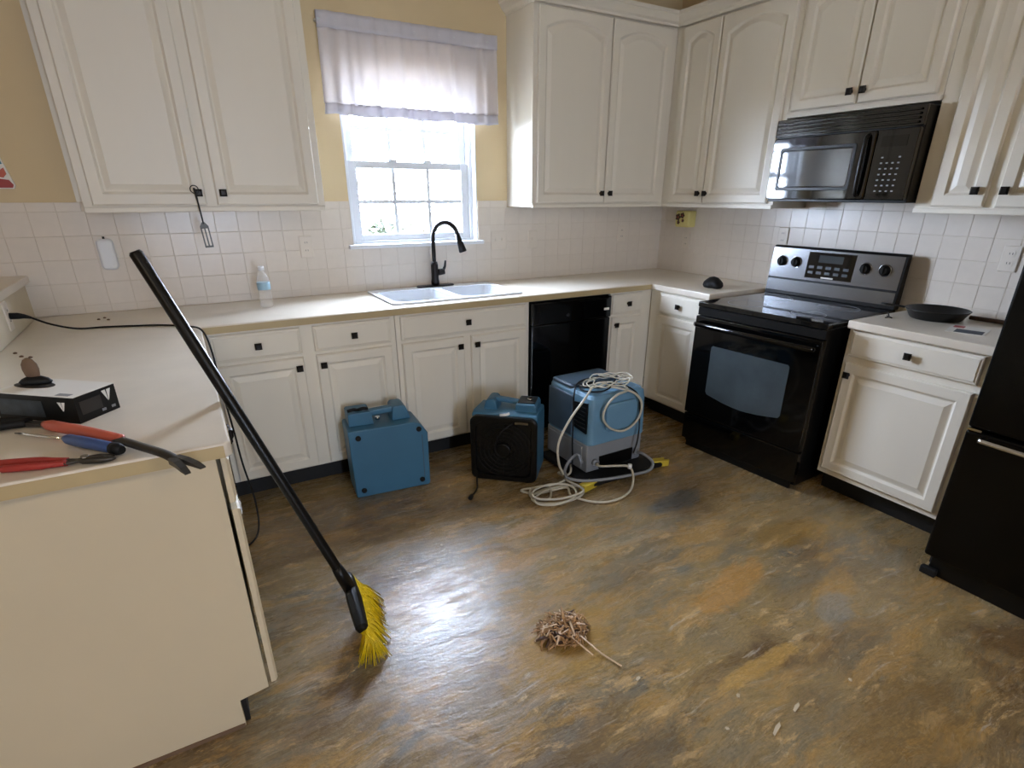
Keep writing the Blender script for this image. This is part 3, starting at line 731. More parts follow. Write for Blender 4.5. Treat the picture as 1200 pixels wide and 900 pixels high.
# colourful ornament on the tan wall
t = thing('wall_ornament', 'small colourful painted ornament with red, white and teal patches on the tan wall', 'ornament', (-3.955, -.001, 1.48))
MB().prism([(-.055, 0), (.045, .0), (.052, .015), (.044, .05), (.034, .10), (.026, .14), (.012, .19), (-.03, .20), (-.06, .17)], -.014, 0, 'y').build('board', 'paperw', t)
MB().prism([(-.05, .004), (.042, .004), (.047, .016), (.036, .036), (.0, .042), (-.05, .03)], -.019, -.014, 'y').build('red_patch', 'red', t)
MB().prism([(-.02, .05), (.03, .085), (.034, .06), (.02, .045)], -.019, -.014, 'y').build('pink_patch', 'orange', t)
MB().prism([(-.045, .085), (.03, .10), (.022, .13), (-.04, .125)], -.019, -.014, 'y').build('teal_patch', 'teal', t)
MB().prism([(-.045, .14), (.022, .145), (.01, .185), (-.025, .192), (-.05, .17)], -.021, -.014, 'y').build('dark_patch', 'dbrown', t)
MB().lathe([(.012, .019), (.012, .023), (.006, .026)], 14, (.012, 0, .155), axis='y').build('rosette', 'red', t)

# spatula hanging on a knob
t = thing('slotted_spatula', 'small metal slotted spatula hanging from a knob of the lone wall cabinet', 'spatula', (-3.200, -.360, 1.228))
t.rotation_euler = (0, -.06, 0)
MB().tube(spline([(0, .0, .258), (.001, -.006, .20), (0, -.005, .12), (0, -.002, .105)], 5), [.0045]*5+[.0035]*11, 8).build('handle', 'blackm', t)
MB().torus((0, 0, .252), .0165, .0025, 'y', 20, 6).build('hanging_ring', 'blackm', t)
m = MB()
for a, b in ((-.018, -.012), (-.003, .003), (.012, .018)): m.box(a, b, -.004, -.002, .004, .088)
m.box(-.018, .018, -.004, -.002, 0, .008); m.box(-.018, .018, -.004, -.002, .084, .094); m.prism([(-.018, .094), (.018, .094), (.006, .112), (-.006, .112)], -.004, -.002, 'y')
m.build('blade', 'toolsteel', t)

# water bottle
t = thing('water_bottle', 'clear plastic water bottle with pale blue label on the worktop', 'bottle', (-2.985, -.27, ZC))
MB().lathe([(.024, 0), (.031, .006), (.031, .03), (.028, .036), (.031, .045), (.031, .075), (.0315, .125), (.030, .145), (.020, .172), (.0125, .185), (.0125, .195)], 28).build('bottle_body', 'pet', t)
MB().lathe([(.0322, .092), (.0325, .094), (.0325, .128), (.0322, .130)], 28).build('label_band', 'petlabel', t)
MB().lathe([(.015, .190), (.015, .207), (.013, .209)], 20).build('cap', 'white', t)

# ------------------------------------------------------------------ on the peninsula
bxo = thing('glove_box', 'black and white cardboard glove box on the peninsula worktop', 'box', (-3.635, -1.762, ZC), -.7035)
bo = BX(-.25, 0, 0, .125, 0, .070).build('carton', 'blackm', bxo, bevel=.001)
BX(-.25, 0, 0, .125, .0702, .0722).build('white_top', 'paperw', bxo)
MB().prism([(-.19+.06*math.cos(a*PI/10), .068+.026*math.sin(a*PI/10)) for a in range(20)], .0723, .0732, 'z').build('oval_opening', 'dark', bxo)
def emblem(parent, f):
    m = MB()
    for pts in (((-.014, .018), (-.002, .018), (.0, -.012)), ((.014, .018), (.002, .018), (.0015, -.012), (.004, -.008))):
        m.loft([[f(a, b, 0) for a, b in pts], [f(a, b, .0008) for a, b in pts]])
    m.build('emblem', 'paperw', parent, label='white V-shaped emblem')
emblem(bo, lambda a, b, h: (-.040+a*.8, -.0003-h, .042+b*.8)); emblem(bo, lambda a, b, h: (.0003+h, .095+a, .045+b))
BX(-.24, -.10, -.0011, -.0003, .012, .056).build('printed_panel', 'dprint', bo); BX(.0003, .0011, .012, .075, .02, .055).build('printed_panel', 'dark', bo)
for q in (.07, .10): BX(.0003, .0011, q, q+.012, .010, .017).build('printed_mark', 'grey', bo)
BX(-.06, -.02, .006, .022, .0723, .0728).build('lettering_strip', 'grey', bxo)
gl = thing('glove', 'crumpled dark glove with a brown fingertip sticking out of the glove box', 'glove', (-3.735, -1.575, ZC+.0735), -.35)
def blob(prof, sy, seed, n=20, wob=.12):
    rnd = random.Random(seed); ph = [rnd.uniform(0, 6) for _ in range(4)]
    L = []
    for r, z in prof:
        L.append([(r*(1+wob*math.sin(3*a+ph[0])+wob*.5*math.sin(5*a+ph[1]+z*60))*math.cos(a), sy*r*(1+wob*math.sin(2*a+ph[2]))*math.sin(a), z) for a in [2*PI*k/n for k in range(n)]])
    return MB().loft(L, True, True, True)
blob([(.035, 0), (.040, .006), (.032, .014), (.018, .020), (.006, .022)], .5, 3).build('cuff', 'blackr', gl)
blob([(.012, .012), (.018, .024), (.0205, .04), (.019, .054), (.012, .066), (.004, .071)], .45, 5, wob=.05).build('fingertip', 'brown', gl)

pb = thing('pry_bar', 'steel pry bar with orange-red grip, forked end overhanging the worktop edge', 'pry bar', (-3.60, -1.90, ZC))
O = Vector((-3.60, -1.90, ZC))
def loc(pts): return [Vector(p)-O for p in pts]
MB().tube(loc([(-3.705, -1.765, ZC+.016), (-3.69, -1.785, ZC+.0165), (-3.60, -1.893, ZC+.0165), (-3.535, -1.970, ZC+.016), (-3.53, -1.977, ZC+.016)]), [.009, .0155, .0165, .0135, .009], 12, flat=.85).build('grip', 'orange', pb)
pth = spline(loc([(-3.545, -1.96, ZC+.0155), (-3.49, -2.045, ZC+.0155), (-3.445, -2.12, ZC+.018), (-3.42, -2.165, ZC+.014)]), 5)
MB().tube(pth, .0125, 8, flat=.6).build('shank', 'toolsteel', pb)
dirv = (Vector((-3.385, -2.235, 0))-Vector((-3.42, -2.165, 0))).normalized(); sd_ = Vector((-dirv.y, dirv.x, 0)); b0 = Vector((-3.42, -2.165, ZC+.014))-O
m = MB()
for sgn in (-1, 1):
    L = []
    for t_, wi, wo, dz, th_ in ((-.012, 0, .013, 0, .007), (.02, .0015, .017, .002, .006), (.05, .006, .021, .000, .004), (.072, .010, .022, -.004, .0015)):
        c0 = b0+dirv*t_+Vector((0, 0, dz)); L.append([c0+sd_*sgn*wi+Vector((0, 0, -th_)), c0+sd_*sgn*wo+Vector((0, 0, -th_)), c0+sd_*sgn*wo+Vector((0, 0, th_)), c0+sd_*sgn*wi+Vector((0, 0, th_))])
    m.loft(L)
m.build('fork', 'toolsteel', pb)
scr = thing('screwdriver', 'blue-handled screwdriver lying beside the pry bar', 'screwdriver', (-3.60, -1.95, ZC)); O = Vector((-3.60, -1.95, ZC))
MB().tube(loc([(-3.650, -1.895, ZC+.014), (-3.640, -1.907, ZC+.014), (-3.60, -1.955, ZC+.0145), (-3.555, -2.008, ZC+.0145), (-3.54, -2.026, ZC+.014)]), [.007, .0125, .0142, .0135, .008], 12).build('handle', 'bluegrip', scr)
MB().tube(loc([(-3.546, -2.019, ZC+.0145), (-3.536, -2.031, ZC+.0145), (-3.527, -2.041, ZC+.014)]), [.0145, .0145, .009], 12).build('end_cap', 'blackr', scr)
MB().tube(loc([(-3.648, -1.897, ZC+.0135), (-3.74, -1.797, ZC+.007), (-3.765, -1.770, ZC+.005)]), [.0042, .0042, .002], 8).build('shaft', 'chrome', scr)
pl = thing('pliers', 'slip-joint pliers with red grips near the worktop edge', 'pliers', (-3.664, -2.026, ZC)); O = Vector((-3.64, -2.01, ZC))
MB().tube(spline(loc([(-3.742, -1.958, ZC+.009), (-3.70, -1.972, ZC+.0095), (-3.65, -1.992, ZC+.0095), (-3.605, -2.015, ZC+.0085)]), 4), [.004]+[.0085]*8+[.007]*4, 8).build('grip', 'red', pl)
MB().tube(spline(loc([(-3.725, -1.998, ZC+.009), (-3.69, -2.010, ZC+.0095), (-3.65, -2.022, ZC+.0095), (-3.605, -2.030, ZC+.0085)]), 4), [.004]+[.0085]*8+[.007]*4, 8).build('grip', 'red', pl)
MB().tube(spline(loc([(-3.61, -2.013, ZC+.0085), (-3.575, -2.032, ZC+.009), (-3.54, -2.046, ZC+.009), (-3.515, -2.050, ZC+.008)]), 4), [.006]*4+[.011]*5+[.009, .008, .006, .003], 8, flat=.75).build('jaw', 'toolsteel', pl)
MB().tube(spline(loc([(-3.61, -2.031, ZC+.0085), (-3.575, -2.030, ZC+.009), (-3.545, -2.030, ZC+.009), (-3.518, -2.034, ZC+.008)]), 4), [.006]*4+[.010]*5+[.008, .007, .005, .003], 8, flat=.75).build('jaw', 'toolsteel', pl)
MB().cyl(loc([(-3.572, -2.031, ZC+.009)])[0], loc([(-3.572, -2.031, ZC+.0185)])[0], .008, n=14).build('pivot', 'steel', pl)
sn = thing('snips', 'black-handled tin snips in front of the glove box', 'snips', (-3.79, -1.715, ZC)); O = Vector((-3.78, -1.75, ZC))
MB().tube(spline(loc([(-3.86, -1.70, ZC+.011), (-3.81, -1.712, ZC+.013), (-3.77, -1.722, ZC+.013), (-3.735, -1.748, ZC+.011)]), 4), .0105, 8).build('grip', 'blackr', sn)
MB().tube(spline(loc([(-3.87, -1.755, ZC+.011), (-3.82, -1.765, ZC+.013), (-3.78, -1.757, ZC+.013), (-3.74, -1.753, ZC+.011)]), 4), .0105, 8).build('grip', 'blackr', sn)
m = MB(); m.prism([(a.x, a.y) for a in loc([(-3.745, -1.742, 0), (-3.74, -1.765, 0), (-3.69, -1.795, 0), (-3.685, -1.79, 0), (-3.70, -1.765, 0)])], .005, .014, 'z'); m.build('jaw', 'toolsteel', sn)

# crumbs by the half wall
for k, (x, y) in enumerate(((-3.90, -.87), (-3.87, -.90), (-3.93, -.80), (-3.72, -.22), (-3.68, -.25), (-3.70, -.19))):
    tag(blob([(.006, 0), (.007, .003), (.003, .006)], .8, 20+k, 8).build('crumb', 'brown', loc=(x, y, ZC)), 'tiny brown crumb of debris on the peninsula worktop', 'crumb', 'crumbs on the peninsula worktop')

# extension cord
ec = thing('extension_cord', 'black extension cord from the half wall outlet over the worktop to the floor', 'cord', (-3.9, -.47, ZC)); O = Vector((-3.9, -.47, ZC))
MB().tube(loc([(-3.981, -.47, 1.0), (-3.955, -.468, .998), (-3.935, -.466, .994), (-3.915, -.464, .986)]), [.013, .013, .009, .005], 10).build('plug', 'blackr', ec)
cp_ = [(-3.917, -.464, .987), (-3.86, -.45, .95), (-3.78, -.43, .919), (-3.68, -.44, .917), (-3.56, -.48, .917), (-3.46, -.52, .917), (-3.37, -.60, .917), (-3.312, -.72, .918), (-3.292, -.82, .85), (-3.287, -.90, .70), (-3.275, -.90, .50), (-3.268, -.91, .34), (-3.25, -.95, .15), (-3.27, -1.0, .02), (-3.36, -1.12, .006), (-3.40, -1.30, .006)]
MB().tube(spline(loc(cp_), 6), .0042, 8).build('cable', 'blackr', ec)

# ------------------------------------------------------------------ broom
O = Vector((-3.03, -1.84, 0)); br = thing('broom', 'black broom with yellow bristles leaning against the peninsula worktop', 'broom', O)
H = Vector((-3.036, -1.775, .165)); C = Vector((-3.2905, -1.74, .925)); top = H+(C-H)*1.53
q = [H-O, C-O, top-O]; d = (top-H).normalized()
MB().tube([H-O, H-O+d*.02, top-O-d*.006, top-O], [.016, .0165, .0165, .012], 14).build('handle', 'blackm', br)
MB().tube([H-O-d*.035, H-O+d*.06, H-O+d*.10], [.024, .022, .0185], 14).build('socket', 'blackm', br)
A, B = Vector((-3.024, -1.70, .165)), Vector((-3.046, -1.965, .118))
ax = (B-A).normalized(); n1 = Vector((-.50, 0, .86)); n1 = (n1-ax*n1.dot(ax)).normalized(); n2 = ax.cross(n1)
L = []
for t_, hw, hh_ in ((0, .014, .010), (.02, .020, .017), (.12, .023, .026), (.20, .022, .022), (.255, .020, .017), (.269, .014, .010)):
    c0 = A+ax*t_-O; L.append([c0+n1*(hh_*sgn)+n2*(hw*sg2) for sgn, sg2 in ((-.8, -1), (-.8, 1), (.4, 1), (1, .5), (1, -.5), (.4, -1))])
MB().loft(L).build('head', 'blackm', br, bevel=.004)
rnd = random.Random(3); m = MB(); T0, T1 = Vector((-2.935, -1.70, .003)), Vector((-3.03, -2.015, .003))
for i in range(420):
    s_ = rnd.random(); w_ = rnd.uniform(-1, 1)
    r0 = A+(B-A)*(.03+.94*s_)+n2*(w_*.016)-n1*.012
    tp = T0+(T1-T0)*min(1.03, max(-.03, s_+rnd.gauss(0, .03)))+Vector((w_*(.034+.022*s_)+rnd.gauss(0, .006), rnd.gauss(0, .008), abs(rnd.gauss(0, .006))))
    if i % 5 == 0: tp = r0+(tp-r0)*rnd.uniform(.75, .95)
    mid = (r0+tp)/2+Vector((.010, 0, .008))
    m.tube([r0-O, mid-O, tp-O], [.0024, .0023, .0012], 4)
bo_ = m.build('bristles', 'bristle', br); bo_['kind'] = 'stuff'; bo_['label'] = 'flared yellow bristles'

# ------------------------------------------------------------------ blue drying machines
u1 = thing('dehumidifier', 'blue plastic drying unit with four black feet on its face, before the base cabinet', 'dehumidifier', (-2.572, -.788, 0), -.10)
MB().prism([(-.195, .005), (-.185, 0), (.19, 0), (.20, .01), (.203, .305), (.165, .362), (.13, .375), (-.2, .375), (-.203, .365)], -.103, .10, 'y').build('housing', 'blue', u1, bevel=.010, seg=3)
MB().prism([(-.185, .375), (-.185, .438), (-.178, .445), (-.075, .445), (-.068, .438), (-.06, .374)], -.04, .09, 'y').build('end_block', 'blue', u1, bevel=.006)
MB().prism([(.035, .374), (.04, .44), (.05, .452), (.10, .452), (.112, .44), (.135, .374)], -.035, .085, 'y').build('end_block', 'blue', u1, bevel=.008)
MB().prism([(-.075, .412), (.05, .418), (.05, .450), (-.075, .443)], -.022, .022, 'y').build('handle', 'blue', u1, bevel=.008)
MB().tube(spline([(-.18, -.01, .452), (-.15, -.015, .458), (-.13, -.005, .450), (-.105, -.015, .458), (-.08, -.01, .452)], 5), .0085, 8).build('cord_cleat', 'blackr', u1)
for x, z in ((-.155, .335), (.155, .335), (-.155, .04), (.155, .04)):
    MB().lathe([(.014, .1025), (.0135, .110), (.008, .1115)], 16, (x, 0, z), axis='y').build('rubber_foot', 'blackr', u1)
MB().cyl((.0-.03, .02, .374), (-.03, .02, .39), .012, n=14).build('chrome_button', 'chrome', u1)
BX(.168, .172, -.1045, -.1025, .05, .30).build('seam_strip', 'slate', u1)

u2 = thing('air_mover', 'blue box-shaped fan with round black grille standing between the other two drying machines', 'fan', (-2.0235, -1.0815, 0), -.727)
MB().prism([(.028, .004), (.285, .004), (.285, .33), (.265, .375), (.07, .392), (.028, .38)], -.18, .18, 'x').build('housing', 'blue', u2, bevel=.012, seg=3)
MB().loft([[(x, y, z) for x, z in rrect(-.183+i, .183-i, .0+i, .376-i, .04)] for y, i in ((.029, 0), (.006, 0), (.0, .006), (.0, .03), (.014, .034))], True, True).build('front_bezel', 'blackm', u2)
gr = MB(); cz = .185
for R in (.155, .132, .109, .086, .063): gr.torus((0, .008, cz), R, .0026, 'y', 36, 6)
for k in range(12):
    a = 2*PI*k/12; gr.tube([(.035*math.cos(a), .010, cz+.035*math.sin(a)), (.158*math.cos(a), .010, cz+.158*math.sin(a))], .002, 5)
gr.build('grille', 'blackr', u2)
MB().lathe([(.042, -.012), (.042, .0), (.036, .004)], 24, (0, .0, cz), axis='y').build('hub', 'blackm', u2)
for k in range(5):
    a = 2*PI*k/5; d0 = Vector((math.cos(a), 0, math.sin(a))); e0 = Vector((-math.sin(a), 0, math.cos(a))); c0 = Vector((0, .02, cz))
    MB().loft([[c0+d0*.03+e0*.02+Vector((0, -.004, 0)), c0+d0*.03-e0*.02+Vector((0, .004, 0)), c0+d0*.03-e0*.02+Vector((0, .006, 0)), c0+d0*.03+e0*.02+Vector((0, -.002, 0))],
               [c0+d0*.145+e0*.05+Vector((0, -.004, 0)), c0+d0*.145-e0*.03+Vector((0, .004, 0)), c0+d0*.145-e0*.03+Vector((0, .006, 0)), c0+d0*.145+e0*.05+Vector((0, -.002, 0))]]).build('blade', 'blackr', u2)
MB().prism([(-.13, .38), (-.115, .435), (-.10, .447), (-.07, .447), (-.058, .435), (-.05, .38)], .08, .20, 'y').build('handle_post', 'blue', u2, bevel=.008)
MB().prism([(.05, .38), (.052, .425), (.06, .432), (.155, .432), (.165, .42), (.168, .375)], .07, .22, 'y').build('control_block', 'blue', u2, bevel=.006)
MB().prism([(-.075, .424), (.06, .410), (.06, .432), (-.075, .447)], .12, .165, 'y').build('handle', 'blue', u2, bevel=.007)
cb = BX(.062, .155, .09, .20, .4325, .4365).build('switch_plate', 'blackm', u2)
MB().cyl((.12, .14, .436), (.12, .14, .448), .014, n=14).build('dial', 'chrome', cb)
MB().tube(spline([(.055, -.004, .35), (.0, -.03, .31), (-.03, -.035, .25), (-.035, -.03, .19), (-.01, -.02, .155)], 5), .0042, 8).build('front_cord', 'blackr', u2)
MB().tube([(-.015, .0, .39), (.02, -.005, .398), (.035, .004, .402)], .007, 8).build('cable_tie', 'white', u2, label='white cable tie')
BX(.065, .135, -.0015, -.0, .345, .358).build('badge', 'steel', u2)
pc = thing('power_cord', 'short black power cord with plug lying on the floor under the fan', 'cord', (-2.2, -1.1, 0)); O = Vector((-2.2, -1.1, 0))
MB().tube(spline(loc([(-2.145, -1.0, .025), (-2.165, -1.04, .012), (-2.19, -1.09, .006), (-2.235, -1.14, .007), (-2.25, -1.155, .012)]), 5), .0045, 8).build('cable', 'blackr', pc)
MB().tube(loc([(-2.247, -1.152, .012), (-2.262, -1.168, .013), (-2.275, -1.182, .013)]), [.006, .012, .011], 10).build('plug', 'blackr', pc)

dl = thing('dolly', 'flat black dolly board with yellow corner grips under the hose-draped machine', 'dolly', (-1.43, -1.17, 0))
BX(-.255, .28, -.235, .25, .012, .034).build('deck', 'blackr', dl, bevel=.006)
for x, y in ((-.22, -.19), (.25, -.19), (-.22, .2), (.25, .2)): MB().cyl((x-.012, y, .0125), (x+.012, y, .0125), .0125, n=14).build('wheel', 'blackr', dl)
for x, y, a in ((-.245, -.215, .3), (.285, -.195, -.2)):
    m = MB(); m.prism([(-.05, -.022), (.05, -.03), (.065, -.012), (.02, .0), (.05, .02), (-.04, .026)], .003, .040, 'z'); m.xform(Matrix.Translation((x, y, 0)) @ Matrix.Rotation(a, 4, 'Z')); m.build('corner_grip', 'yellow', dl, bevel=.004, label='yellow corner grip')

u3 = thing('dehumidifier', 'grey and light blue dehumidifier draped with hoses beside the dishwasher', 'dehumidifier', (-1.42, -1.105, .0345), .02)
MB().prism([(-.195, 0), (.195, 0), (.2, .01), (.2, .17), (-.2, .17), (-.2, .01)], -.18, .205, 'y').build('lower_housing', 'grey', u3, bevel=.014, seg=3)
MB().loft([[(x, y, z) for x, y in rrect(-.2-i, .2+i, -.20-j, .206, .03)] for z, i, j in ((.165, -.004, -.01), (.172, .0, .0), (.38, -.004, -.006), (.428, -.010, -.012), (.443, -.022, -.024))], True, True, False).build('upper_housing', 'blue2', u3, bevel=.004)
MB().loft([[(x, y, z) for x, y in rrect(-.185+i, .165-i, .0+i, .195-i, .02)] for z, i in ((.442, 0), (.455, .0), (.462, .01))], True, True).build('rear_lid', 'slate', u3)
vt = MB().prism([(-.17, .235), (-.17, .41), (-.055, .39), (-.055, .245)], -.206, -.198, 'x').build('intake_recess', 'blackm', u3)
for k in range(6):
    z = .258+k*.023; BX(-.209, -.2055, -.16, -.063, z, z+.007).build('intake_slat', 'blackr', vt)
MB().loft([[(x, y, z) for x, z in rrect(-.10-i, .12+i, .235-i, .395+i, .03)] for y, i in ((-.199, 0), (-.208, 0), (-.211, -.006))], False, True).build('front_panel', 'blue2', u3, bevel=.002)
BX(-.11, .13, -.186, -.179, .01, .085).build('connection_recess', 'blackm', u3)
for x in (-.14, .155): MB().lathe([(.022, .18), (.022, .196), (.014, .199)], 16, (x, 0, .055), axis='y').build('hose_port', 'grey', u3)
BX(-.205, -.199, -.14, .18, .02, .15).build('side_panel', 'grey', u3, bevel=.003); BX(-.206, -.190, -.04, .19, .18, .415).build('rear_side_panel', 'slate', u3, bevel=.006)

O = Vector((-1.7, -1.35, 0)); hs = thing('drain_hose', 'long pale vinyl drain hose coiled on the floor and over the dehumidifier', 'hose', O)
TZ = .4345+.055
hp = [(-1.56, -1.312, .09), (-1.57, -1.36, .10), (-1.49, -1.40, .10), (-1.42, -1.42, .085), (-1.43, -1.47, .05), (-1.50, -1.53, .012), (-1.62, -1.565, .008), (-1.73, -1.53, .008), (-1.80, -1.42, .010), (-1.78, -1.35, .02),
      (-1.84, -1.32, .010), (-1.95, -1.30, .008), (-2.0, -1.235, .008), (-1.94, -1.24, .008), (-1.86, -1.29, .022), (-1.92, -1.385, .008), (-1.99, -1.33, .010), (-1.95, -1.27, .024), (-1.82, -1.30, .03), (-1.74, -1.28, .035), (-1.70, -1.20, .03), (-1.76, -1.23, .05), (-1.80, -1.33, .10), (-1.85, -1.36, .19), (-1.855, -1.36, .30), (-1.79, -1.355, .41), (-1.68, -1.33, .50),
      (-1.57, -1.24, TZ+.02), (-1.46, -1.16, TZ+.012), (-1.36, -1.20, TZ+.005), (-1.36, -1.29, TZ-.006), (-1.46, -1.322, TZ-.01), (-1.535, -1.335, .44), (-1.555, -1.335, .37), (-1.50, -1.335, .30), (-1.40, -1.332, .265), (-1.31, -1.332, .31), (-1.29, -1.335, .40), (-1.34, -1.325, TZ-.02), (-1.42, -1.26, TZ+.006), (-1.52, -1.20, TZ+.012), (-1.58, -1.24, TZ+.016)]
MB().tube(spline(loc(hp), 6), .0064, 8).build('tubing', 'hose', hs)
MB().tube(loc([(-1.415, -1.42, .10), (-1.418, -1.422, .075)]), .012, 10).build('hose_end', 'white', hs)
O = Vector((-1.7, -1.40, 0)); hs2 = thing('drain_hose', 'grey drain hose looping from the dehumidifier port across the dolly', 'hose', O)
hp = [(-1.265, -1.31, .09), (-1.262, -1.35, .10), (-1.25, -1.42, .075), (-1.30, -1.455, .05), (-1.42, -1.45, .05), (-1.58, -1.41, .045), (-1.70, -1.37, .05), (-1.76, -1.31, .06), (-1.72, -1.24, .07), (-1.67, -1.22, .11), (-1.645, -1.25, .14), (-1.67, -1.32, .13)]
MB().tube(spline(loc(hp), 6), .0085, 8).build('tubing', 'grey', hs2)
O = Vector((-1.42, -1.2, TZ)); kc = thing('power_cord', 'black power cord heaped on the hose-draped dehumidifier and hanging down its front', 'cord', O)
hp = [(-1.30, -1.315, .10), (-1.295, -1.335, .20), (-1.292, -1.325, .36), (-1.31, -1.31, .46), (-1.36, -1.22, TZ+.006), (-1.46, -1.14, TZ+.008), (-1.56, -1.13, TZ+.004), (-1.585, -1.20, TZ-.002), (-1.50, -1.26, TZ+.002), (-1.36, -1.20, TZ+.022), (-1.30, -1.12, TZ+.012), (-1.38, -1.07, TZ+.012), (-1.52, -1.08, TZ+.012), (-1.58, -1.16, TZ+.012), (-1.52, -1.24, TZ+.018), (-1.42, -1.23, TZ+.024), (-1.34, -1.14, TZ+.02), (-1.45, -1.10, TZ+.024), (-1.57, -1.12, TZ+.02), (-1.632, -1.17, TZ-.03), (-1.637, -1.18, .34), (-1.64, -1.185, .20), (-1.645, -1.20, .09), (-1.68, -1.24, .045)]
MB().tube(spline(loc(hp), 6), .0045, 6).build('cable', 'blackr', kc)

O = Vector((-1.87, -1.37, 0)); hs3 = thing('drain_hose', 'loose beige hose coil lying flat on the floor before the fan and dehumidifier', 'hose', O); hp = []
for k in range(30):
    a = .9+k*.60; r_ = .115+.022*math.sin(k*.9); hp.append((-1.87+r_*1.15*math.cos(a), -1.385+r_*.72*math.sin(a), .008+.0011*k))
hp += [(-1.76, -1.30, .045), (-1.70, -1.26, .05), (-1.655, -1.20, .06)]
MB().tube(spline(loc(hp), 5), .0062, 8).build('tubing', 'hose', hs3)
O = Vector((-1.45, -1.15, TZ)); kc = thing('power_cord', 'thin white power cord looped on top of the hose-draped dehumidifier', 'cord', O)
hp = []
for k in range(34):
    a = k*.62; r_ = .10+.03*math.sin(k*1.7); hp.append((-1.42+r_*1.25*math.cos(a), -1.19+r_*.8*math.sin(a), TZ+.026+.010*math.sin(k*2.3)+k*.0003))
hp += [(-1.27, -1.27, TZ+.01), (-1.235, -1.26, TZ-.06), (-1.222, -1.24, .36), (-1.212, -1.20, .30)]
MB().tube(spline(loc(hp), 5), .0038, 6).build('cable', 'hose', kc)

# ------------------------------------------------------------------ right-hand worktop and small things
t = thing('skillet', 'black cast-iron skillet on the short worktop beside the refrigerator', 'skillet', (-.235, -2.165, ZC))
MB().lathe([(.0, 0), (.100, 0), (.106, .004), (.130, .042), (.134, .045), (.131, .047), (.126, .044), (.102, .008), (.0, .007)], 36).build('pan', 'iron', t)
MB().tube([(-.04, .126, .040), (-.055, .16, .043), (-.07, .20, .046), (-.075, .222, .046)], [.010, .009, .012, .008], 10, flat=.5).build('handle', 'iron', t)
t = thing('black_cloth', 'small crumpled black cloth lump on the worktop left of the range', 'cloth', (-.40, -.94, ZC), .9)
blob([(.070, 0), (.078, .012), (.074, .030), (.056, .046), (.034, .060), (.012, .066)], .7, 11, 26, .16).build('crumple', 'blackr', t)
blob([(.03, 0), (.032, .008), (.018, .022), (.006, .028)], .7, 13, 16).xform(Matrix.Translation((.06, -.02, 0))).build('fold', 'blackr', t)
t = thing('leaflet', 'printed leaflet with dark blue photo on the short worktop', 'leaflet', (-.39, -2.37, ZC), .25)
BX(-.09, .09, -.07, .07, 0, .0015).build('sheet', 'paperw', t); BX(-.08, .0, -.06, .04, .0015, .002).build('photo', 'paperb', t); BX(.03, .08, .02, .06, .0015, .002).build('red_print', 'red', t)
t = thing('trivet_bar', 'dark wooden strip lying against the tiles behind the leaflet', 'strip', (-.12, -2.38, ZC))
MB().tube([(0, .12, .011), (.0, -.10, .011)], .011, 10, flat=.9).build('strip', 'dbrown', t); MB().cyl((0, -.10, .011), (0, -.125, .011), .013).build('end_knob', 'dbrown', t)
t = thing('wire_hook', 'little dark wire hook standing on the worktop next to the skillet', 'hook', (-.405, -2.04, ZC))
MB().tube(spline([(-.03, 0, .003), (.0, .0, .003), (.02, .01, .004), (.01, .012, .018), (0, .01, .024)], 4), .003, 6).build('wire', 'toolsteel', t); MB().tube([(-.01, -.02, .003), (.02, .02, .003)], .003, 6).build('cross_wire', 'toolsteel', t)

# ------------------------------------------------------------------ debris
dbp = thing('debris_pile', 'small swept heap of brown flooring shreds on the floor', 'debris', (-2.39, -2.20, 0))
def shreds(n, seed, rad, hgt, ln, wd):
    rnd = random.Random(seed); m = MB()
    for i in range(n):
        r = rad*math.sqrt(rnd.random())*rnd.uniform(.5, 1); a = rnd.uniform(0, 2*PI)
        p = Vector((r*math.cos(a)*1.0, r*math.sin(a)*.8, .004+hgt*max(0, 1-r/rad)*rnd.random()))
        b = rnd.uniform(0, 2*PI); l = ln*rnd.uniform(.4, 1.2); d = Vector((math.cos(b), math.sin(b), rnd.uniform(-.3, .5))); w_ = wd*rnd.uniform(.5, 1.4)
        bend = Vector((rnd.uniform(-1, 1), rnd.uniform(-1, 1), rnd.uniform(0, 1)))*l*.25
        pts = [p-d*l/2, p+bend, p+d*l/2]
        pts = [Vector((q.x, q.y, max(.004, q.z))) for q in pts]
        m.tube(pts, [w_*.5, w_, w_*.4], 4, flat=.4)
    return m
o = shreds(230, 5, .105, .065, .075, .0045).build('brown_shreds', 'debris', dbp); o['kind'] = 'stuff'
o = shreds(45, 6, .10, .075, .085, .005).build('pale_shreds', 'debrisp', dbp); o['kind'] = 'stuff'
o = shreds(90, 8, .09, .045, .07, .008).build('dark_shreds', 'dbrown', dbp); o['kind'] = 'stuff'
m = MB(); m.tube([(.02, -.06, .03), (.05, -.16, .008), (.075, -.235, .006)], .0035, 5, flat=.5); m.tube([(-.01, -.05, .03), (.02, -.15, .008)], .0035, 5, flat=.5); m.build('long_splinter', 'debrisp', dbp)
for k, (x, y, l, a) in enumerate(((-2.069, -2.849, .06, .35), (-1.95, -2.83, .045, .3), (-2.07, -2.71, .016, .8), (-2.195, -2.774, .012, 0), (-1.70, -2.85, .014, 1.0), (-2.30, -2.50, .022, .4))):
    m = MB().prism([(-l/2, -.003), (l*.3, -.006), (l/2, .001), (l*.1, .006), (-l*.4, .004)], 0, .003, 'z')
    o = m.build('floor_chip', 'chip', loc=(x, y, .0005)); o.rotation_euler = (0, 0, a)
    tag(o, ('longest pale splinter lying loose on the bare floor', 'shorter pale splinter lying beside the longest one')[k] if k < 2 else 'tiny pale chip lying loose on the bare floor', 'splinter', None if k < 2 else 'tiny chips on the floor')

